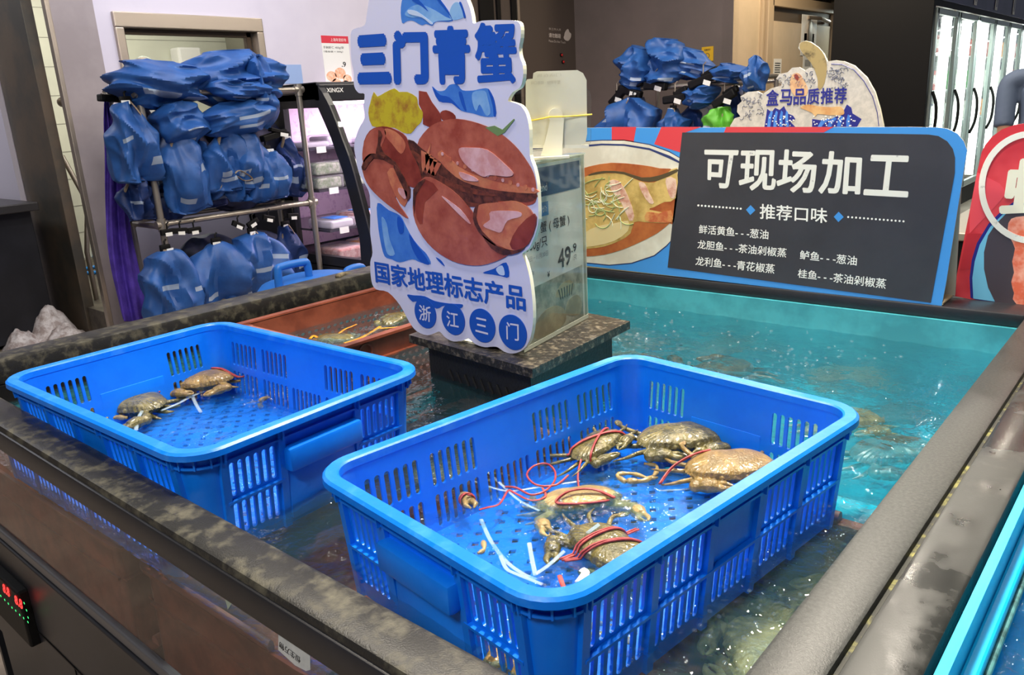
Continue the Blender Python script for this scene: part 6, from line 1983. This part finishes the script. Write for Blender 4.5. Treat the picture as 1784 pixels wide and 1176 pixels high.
lamp('deli_glow', (-4.1, DY + 0.5, zb_ + 0.22), (-4.5, DY + 0.5, zb_ + 0.05), 5, (1.0, 0.78, 0.94), 0.2, 0.8)
DP3 = Plane((xt + 0.031, DY, 1.5), (0, 1, 0), (0, 0, 1))
DP3.text('XINGX', [(0.05, ztw - 1.535), (0.17, ztw - 1.535), (0.17, ztw - 1.56), (0.05, ztw - 1.56)], M_white, dl, plane=True, bold=0.02)
shelf_z = [ony(575, 258, DY + 0.1).z, ony(575, 330, DY + 0.1).z, ony(580, 398, DY + 0.1).z]
fronts = [-4.14, -4.06, -4.00]
for zz_, xf_ in zip(shelf_z, fronts):
    MB().boxp((-4.74, DY + 0.03, zz_ - 0.012), (xf_, DE, zz_)).build('shelf', mat('dark_glass_shelf', C(70, 66, 78), 0.2), dl, world=True)
    for k in range(3):
        MB().boxp((xf_, DY + 0.10 + k * 0.42, zz_ - 0.03), (xf_ + 0.004, DY + 0.17 + k * 0.42, zz_ + 0.008)).build('price_rail_tag', M_white, dl, world=True)
M_clearbox = clear('clear_pack', (0.92, 0.92, 0.94, 1), 1.4, 0.08, haze=0.22, hazecol=C(225, 220, 230))


def pack(label, x, y, z_, s, fill, lid=None, kind='tray', group=None):
    t = thing('food_pack', label, 'food pack', (x, y, z_), 0, group)
    MB().box((0, 0, s[2] * 0.45), (s[0] * 0.9, s[1] * 0.9, s[2] * 0.8), 0, 0.012).build('contents', fill, t)
    MB().box((0, 0, s[2] / 2 + 0.001), s, 0, 0.01).build('clear_box', M_clearbox, t)
    if lid:
        MB().box((s[0] * 0.1, 0, s[2] + 0.003), (s[0] * 0.6, s[1] * 0.55, 0.003)).build('lid_label', lid, t)
    return t


M_veg = mat('salad_green', C(120, 150, 90), 0.5, col2=C(200, 206, 180), scale=50)
M_meat = mat('meat_red', C(190, 110, 100), 0.4, col2=C(226, 180, 170), scale=40)
M_org = mat('orange_tub', C(240, 150, 30), 0.4)
M_wpk = mat('white_pack', C(232, 226, 236), 0.4)
M_lb = mat('label_blue', C(60, 120, 210), 0.4)
gs = 'food packs in the deli case'
for k in range(6):
    pack(f'white boxed pack on the top deli shelf, {ORD[k]} from the glass end', fronts[0] - 0.16 - 0.10 * (k % 2), DY + 0.16 + k * 0.24, shelf_z[0], (0.22, 0.2, 0.04 + 0.03 * (k % 2)), M_wpk, None, group=gs)
for k in range(6):
    for r_ in range(2):
        pack(f'{("lower", "upper")[r_]} clear salad box on the middle deli shelf, {ORD[k]} from the glass end', fronts[1] - 0.14, DY + 0.14 + k * 0.22, shelf_z[1] + r_ * 0.085, (0.24, 0.2, 0.08), M_veg, None, group=gs)
for k in range(6):
    pack(f'clear pack with blue label on the lower deli shelf, {ORD[k]} from the glass end', fronts[2] - 0.12, DY + 0.14 + k * 0.22, shelf_z[2], (0.24, 0.19, 0.06 + 0.02 * (k % 2)), M_wpk if k % 2 == 0 else M_meat, M_lb, group=gs)
for k in range(5):
    col_ = [M_meat, M_org, M_wpk, M_org, M_meat][k]
    pack(f'{("red meat", "orange lidded", "white", "second orange lidded", "second red meat")[k]} tub on the deli case floor', -4.08, DY + 0.15 + k * 0.25, zb_ - 0.005, (0.26, 0.21, 0.09), col_, M_org if k in (1, 3) else None, group=gs)

# ================================================================== LEFT SIDE: counter, ice, kitchen things, bucket
cA = onz(108, 588, FZ)
ct = thing('work_counter', 'black work counter at the left edge in front of the pillar', 'counter', (-5.5, 1.4, FZ))
cx1 = cA.x
cy1 = min(cA.y - 0.02, 1.78)
ctop = onx(60, 350, cx1).z
MB().boxp((cx1 - 2.2, cy1 - 0.75, FZ + 0.03), (cx1, cy1, ctop - 0.05), 0.005).build('body', M_black, ct, world=True)
MB().boxp((cx1 - 2.3, cy1 - 0.85, ctop - 0.05), (cx1 + 0.10, cy1 + 0.02, ctop), 0.006).build('worktop', mat('dark_steel_top', C(64, 62, 62), 0.35, 0.3), ct, world=True)
p = onz(22, 318, ctop)
t = thing('folded_packet', 'crumpled white packet with dark clip lying on the black counter', 'packet', p)
mb = MB()
vs, fs = [], []
for j in range(9):
    for i in range(13):
        x, y = (i / 12 - 0.5) * 0.34, (j / 8 - 0.5) * 0.2
        e = (1 - (2 * i / 12 - 1) ** 4) * (1 - (2 * j / 8 - 1) ** 4)
        vs.append((x * 0.6 + y * 0.3, y + x * 0.8, 0.004 + e * (0.03 + 0.025 * noise.noise(Vector((x * 18, y * 18, 2))))))
for j in range(8):
    for i in range(12):
        fs.append((j * 13 + i, j * 13 + i + 1, (j + 1) * 13 + i + 1, (j + 1) * 13 + i))
o = mb.add(vs, fs).build('packet_body', mat('packet_white', C(206, 202, 196), 0.5), t, smooth=True)
o.modifiers.new('thickness', 'SOLIDIFY').thickness = 0.003
MB().tube(spline([(0.10, 0.08, 0.02), (0.11, 0.16, 0.05), (0.05, 0.2, 0.05), (0.03, 0.13, 0.03)]), 0.008, 6).build('clip', M_black_matte, t, smooth=True)


def heap(label, c, rx, ry, h, seed):
    vs, fs = [], []
    N, R_ = 30, 10
    vs.append((0, 0, h))
    for r in range(1, R_ + 1):
        f = r / R_
        for i in range(N):
            a = 2 * pi * i / N
            k = 1 + 0.22 * noise.noise(Vector((cos(a) * 1.6, sin(a) * 1.6, seed)))
            z_ = h * (1 - f ** 1.6) * (1 + 0.3 * noise.noise(Vector((cos(a) * f * 3, sin(a) * f * 3, seed + 4)))) + 0.012 * noise.noise(Vector((cos(a) * f * 9, sin(a) * f * 9, seed)))
            vs.append((cos(a) * rx * f * k, sin(a) * ry * f * k, max(0.0, z_) if r < R_ else 0))
    for i in range(N):
        fs.append((0, 1 + i, 1 + (i + 1) % N))
    for r in range(R_ - 1):
        for i in range(N):
            p_, q_ = 1 + r * N, 1 + (r + 1) * N
            fs.append((p_ + i, q_ + i, q_ + (i + 1) % N, p_ + (i + 1) % N))
    o = MB().add(vs, fs).build('ice_heap', mat('dirty_ice', C(232, 226, 226), 0.5, col2=C(176, 160, 156), scale=22, bump=0.5, bscale=60), None, smooth='all')
    o.location = c
    return tag(o, label, 'ice', 'heaps of dirty ice on the floor', 'stuff')


p = onz(95, 592, FZ)
heap('tall heap of dirty white ice on the floor by the black counter', (p.x, p.y, FZ), 0.16, 0.15, 0.22, 1)
p = onz(42, 606, FZ)
heap('small heap of dirty ice at the left, lower than the tall one', (p.x, p.y, FZ), 0.12, 0.11, 0.11, 2)
p = onz(118, 596, FZ)
heap('flat heap of dirty ice against the door sill', (p.x, p.y, FZ), 0.14, 0.13, 0.12, 3)
p = onz(25, 601, FZ)
o = MB().lathe([(0.0, 0), (0.02, 0.0), (0.022, 0.012), (0.018, 0.03), (0.0, 0.032)], n=12).build('bottle_cap', M_black_matte, None)
o.location = (p.x, p.y, FZ)
tag(o, 'small black cap on the floor left of the ice', 'cap')
p = onz(60, 622, FZ)
o = MB().add([(0.34 * cos(i * pi / 12) * (1 + 0.2 * sin(i * 1.7)), 0.18 * sin(i * pi / 12) * (1 + 0.15 * cos(i * 2.3)), 0) for i in range(24)], [tuple(range(24))]).build('puddle', mat('wet_floor', C(120, 108, 98), 0.08), None)
o.location = (p.x, p.y, FZ + 0.002)
tag(o, 'thin puddle of meltwater in front of the ice heaps', 'puddle', kind='stuff')

# kitchen
t = thing('steel_table', 'steel kitchen table with lower shelf seen through the doorway', 'table', (-6.2, 3.3, 0.29))
MB().boxp((-7.0, 2.9, 1.02), (-6.15, 3.9, 1.06), 0.004).build('tabletop', M_steel, t, world=True)
MB().boxp((-6.95, 2.95, 0.60), (-6.2, 3.85, 0.625), 0.003).build('shelf', M_steel, t, world=True)
for x in (-6.93, -6.22):
    for y in (2.97, 3.82):
        MB().cyl((x, y, 0.29), (x, y, 1.02), 0.022, 10).build('leg', M_tube, t, world=True)
t = thing('water_pipe', 'slanting grey steel pipe behind the doorway', 'pipe', (-5.5, 2.3, 1.2))
MB().tube([onx(108, 272, -5.45), onx(152, 352, -5.35), (-5.33, 2.02, 0.6), (-5.33, 2.02, 0.29)], 0.016, 10).build('pipe_run', M_tube, t, world=True, smooth=True)
MB().cyl(onx(112, 186, -5.5), onx(112, 160, -5.5), 0.018, 10).ball(onx(108, 178, -5.5), 0.03).build('valve', M_tube, t, world=True, smooth=True)
t = MB().tube(spline([onz(x_, y_, 0.305) for x_, y_ in ((134, 436), (150, 440), (170, 450), (186, 458), (180, 472), (150, 476), (138, 479), (150, 468), (175, 464))]), 0.014, 8).build('water_hose', mat('hose_blue', C(40, 140, 220), 0.4), None, smooth='all')
tag(t, 'bright blue hose coiled on the kitchen floor behind the doorway', 'hose')
t = thing('wall_dispenser', 'white dispenser on the kitchen wall seen through the window', 'dispenser', onx(325, 100, -7.0))
MB().box((0, 0, 0), (0.16, 0.22, 0.16), 0, 0.02).build('housing', M_white, t)
MB().cyl((0, 0, -0.08), (0, 0, -0.16), 0.03, 12).build('nozzle', M_wpk, t)
t = thing('extract_duct', 'grey steel duct at the right inside the kitchen window', 'duct', (-6.4, 4.4, 1.4))
MB().boxp((-6.9, 4.15, 0.29), (-6.2, 5.0, 3.2), 0.01).build('duct_body', mat('duct_grey', C(140, 138, 124), 0.4, 0.5), t, world=True)
MB().boxp((-6.19, 4.5, 1.75), (-6.17, 4.9, 2.1), 0.004).build('grille', mat('grille_grey', C(84, 84, 78), 0.5), t, world=True)
# blue tub behind the tank rim
p = onx(548, 478, -2.75)
t = thing('lidded_tub', 'blue plastic tub with carrying handles behind the tank rim', 'tub', (p.x, p.y, FZ))
tz = p.z - FZ
MB().lathe([(0.0, 0.0), (0.20, 0.0), (0.225, tz * 0.5), (0.24, tz - 0.09), (0.245, tz - 0.085)], n=32).build('body', mat('tub_blue', C(36, 110, 200), 0.4), t, smooth=True)
MB().lathe([(0.25, tz - 0.09), (0.255, tz - 0.07), (0.22, tz - 0.03), (0.14, tz - 0.008), (0.0, tz)], n=32).build('lid', mat('tub_blue', None), t, smooth=True)
for sx in (-0.10, 0.17):
    MB().tube(spline([(0, sx - 0.075, tz - 0.05), (0, sx - 0.07, tz + 0.045), (0, sx - 0.05, tz + 0.06), (0, sx + 0.05, tz + 0.06), (0, sx + 0.07, tz + 0.045), (0, sx + 0.075, tz - 0.05)]) if sx < 0 else spline([(0.05, sx - 0.05, tz - 0.06), (0.05, sx - 0.04, tz - 0.005), (0.05, sx + 0.04, tz - 0.005), (0.05, sx + 0.05, tz - 0.06)]), 0.016, 10).build('handle', mat('tub_blue', None), t, smooth=True)
p = onx(600, 478, -1.9)
t = MB().tube(spline([onx(588, 482, -1.86), onx(600, 478, -1.88), onx(615, 480, -1.88), onx(640, 478, -1.9)]), 0.008, 7).build('dry_stick', mat('bark_brown', C(120, 110, 86), 0.8, col2=C(70, 60, 46), scale=40), None, smooth='all')
tag(t, 'short brown stick lying on the far end of the left tank rim', 'stick')


# ================================================================== PEOPLE (mostly hidden)
def person(label, loc, yaw, hgt, shirt, trousers, hairm, bend=0.0, net=False):
    t = thing('person', label, 'person', loc, yaw)
    s = hgt / 1.70

    def B(y, z):                           # forward lean above the hips
        dz = z - 0.92
        return (y + max(0, dz) * math.sin(bend), 0.92 + dz * (math.cos(bend) if dz > 0 else 1))

    def P(x, y, z):
        y2, z2 = B(y, z)
        return Vector((x, y2, z2)) * s

    def tb(mb, pts, rs):
        p2 = spline([P(*q) for q in pts], 4)
        r2 = []
        for k in range(len(p2)):
            u = k / 4
            i0 = min(int(u), len(rs) - 2)
            r2.append((rs[i0] + (rs[i0 + 1] - rs[i0]) * min(1, u - i0)) * s)
        mb.tube(p2, r2, 14)

    def grow(mb, name, m, vox, parent=t):
        o = mb.build(name, m, parent, smooth=True)
        r = o.modifiers.new('skin', 'REMESH')
        r.mode = 'VOXEL'
        r.voxel_size = vox
        sm = o.modifiers.new('smooth', 'SMOOTH')
        sm.iterations = 6
        dg = bpy.context.evaluated_depsgraph_get()
        dg.update()
        me = bpy.data.meshes.new_from_object(o.evaluated_get(dg))
        o.modifiers.clear()
        o.data = me
        if not me.materials:
            me.materials.append(m)
        for p_ in me.polygons:
            p_.use_smooth = True
        return o
    skin = mat('skin_tone', C(206, 160, 130), 0.5)
    b = MB()
    tb(b, [(0, 0, 0.92), (0, 0.01, 1.12), (0, 0, 1.32), (0, -0.01, 1.40)], [0.13, 0.115, 0.13, 0.07])
    tb(b, [(0, -0.01, 1.36), (0, 0.005, 1.46), (0, 0.01, 1.52)], [0.065, 0.05, 0.05])
    b.ball(P(0, 0.02, 1.585), (0.076 * s, 0.095 * s, 0.115 * s), 18, 14)
    b.ball(P(0, 0.115, 1.575), (0.014 * s, 0.018 * s, 0.022 * s), 8, 6)
    for sg in (-1, 1):
        b.ball(P(sg * 0.076, 0.01, 1.58), (0.010 * s, 0.02 * s, 0.03 * s), 8, 6)
        tb(b, [(sg * 0.15, -0.01, 1.37), (sg * 0.20, 0.0, 1.32), (sg * 0.22, 0.0, 1.08), (sg * 0.21, 0.10, 0.88), (sg * 0.205, 0.13, 0.82)], [0.05, 0.052, 0.042, 0.030, 0.028])
        hand = (sg * 0.205, 0.145, 0.78)
        b.ball(P(*hand), (0.018 * s, 0.04 * s, 0.048 * s), 10, 8)
        for k, ln in enumerate((0.075, 0.085, 0.08, 0.062)):
            y0_ = 0.145 + 0.030 - 0.02 * k
            tb(b, [(sg * 0.205, y0_, 0.75), (sg * 0.203, y0_ + 0.004, 0.75 - ln * 0.5), (sg * 0.192, y0_ + 0.002, 0.75 - ln)], [0.0095, 0.009, 0.0075])
        tb(b, [(sg * 0.205, 0.178, 0.79), (sg * 0.198, 0.20, 0.765), (sg * 0.192, 0.205, 0.735)], [0.011, 0.010, 0.008])
        tb(b, [(sg * 0.09, 0, 0.90), (sg * 0.10, 0.01, 0.50), (sg * 0.10, -0.01, 0.09)], [0.085, 0.058, 0.038])
        tb(b, [(sg * 0.10, -0.03, 0.045), (sg * 0.105, 0.06, 0.035), (sg * 0.11, 0.15, 0.03)], [0.04, 0.04, 0.03])
    grow(b, 'body', skin, 0.009)
    c = MB()
    tb(c, [(0, 0, 0.86), (0, 0.01, 1.12), (0, 0, 1.30), (0, -0.01, 1.41)], [0.155, 0.14, 0.155, 0.085])
    for sg in (-1, 1):
        tb(c, [(sg * 0.06, -0.01, 1.38), (sg * 0.17, -0.01, 1.375), (sg * 0.215, 0.0, 1.31), (sg * 0.225, 0.0, 1.08)], [0.06, 0.065, 0.062, 0.058])
    grow(c, 'shirt', shirt, 0.010)
    c = MB()
    for sg in (-1, 1):
        tb(c, [(sg * 0.075, 0, 0.94), (sg * 0.095, 0.005, 0.75), (sg * 0.10, 0.01, 0.5), (sg * 0.10, -0.01, 0.10)], [0.11, 0.10, 0.075, 0.06])
    grow(c, 'trousers', trousers, 0.010)
    c = MB()
    c.ball(P(0, 0.003, 1.60), (0.086 * s, 0.100 * s, 0.112 * s), 20, 14)
    hp_ = [v for v in c.v]
    for i, v in enumerate(c.v):
        q = v - P(0, 0.0, 1.60)
        if q.y > 0.03 * s and q.z < 0.05 * s:
            c.v[i] = P(0, 0.0, 1.60) + Vector((q.x * 0.8, 0.02 * s, q.z))
    c.build('hair', hairm, t, smooth='all')
    if net:
        c = MB()
        for k in range(12):
            a = pi * k / 12
            c.tube([P(0, 0.003, 1.60) + Vector((0.088 * cos(a) * cos(b_ * pi / 10), 0.102 * sin(a) * cos(b_ * pi / 10), 0.114 * sin(b_ * pi / 10))) * s for b_ in range(0, 11)], 0.0012, 4)
        c.build('hair_net', mat('hairnet', C(190, 206, 200), 0.6), t)
    return t


hp0 = onx(248, 97, -5.75)
person('person in a hairnet behind the kitchen window, only the head showing', (hp0.x, hp0.y, 0.29), 2.0, (hp0.z - 0.29) / 1.01, mat('kitchen_white_cloth', C(220, 220, 220), 0.7), mat('dark_trousers', C(40, 42, 50), 0.7),
       mat('brown_hair', C(120, 92, 76), 0.6, col2=C(96, 70, 56), scale=40), 0.0, True)
q0 = CAM + ray(1812, 300) * 4.6
person('person in grey blue shirt at the right edge by the fridges', (q0.x, q0.y, FZ), 0.35, 1.55, mat('slate_blue_shirt', C(86, 100, 124), 0.7), mat('dark_trousers', None), mat('black_hair', C(24, 22, 22), 0.5), 0.25)
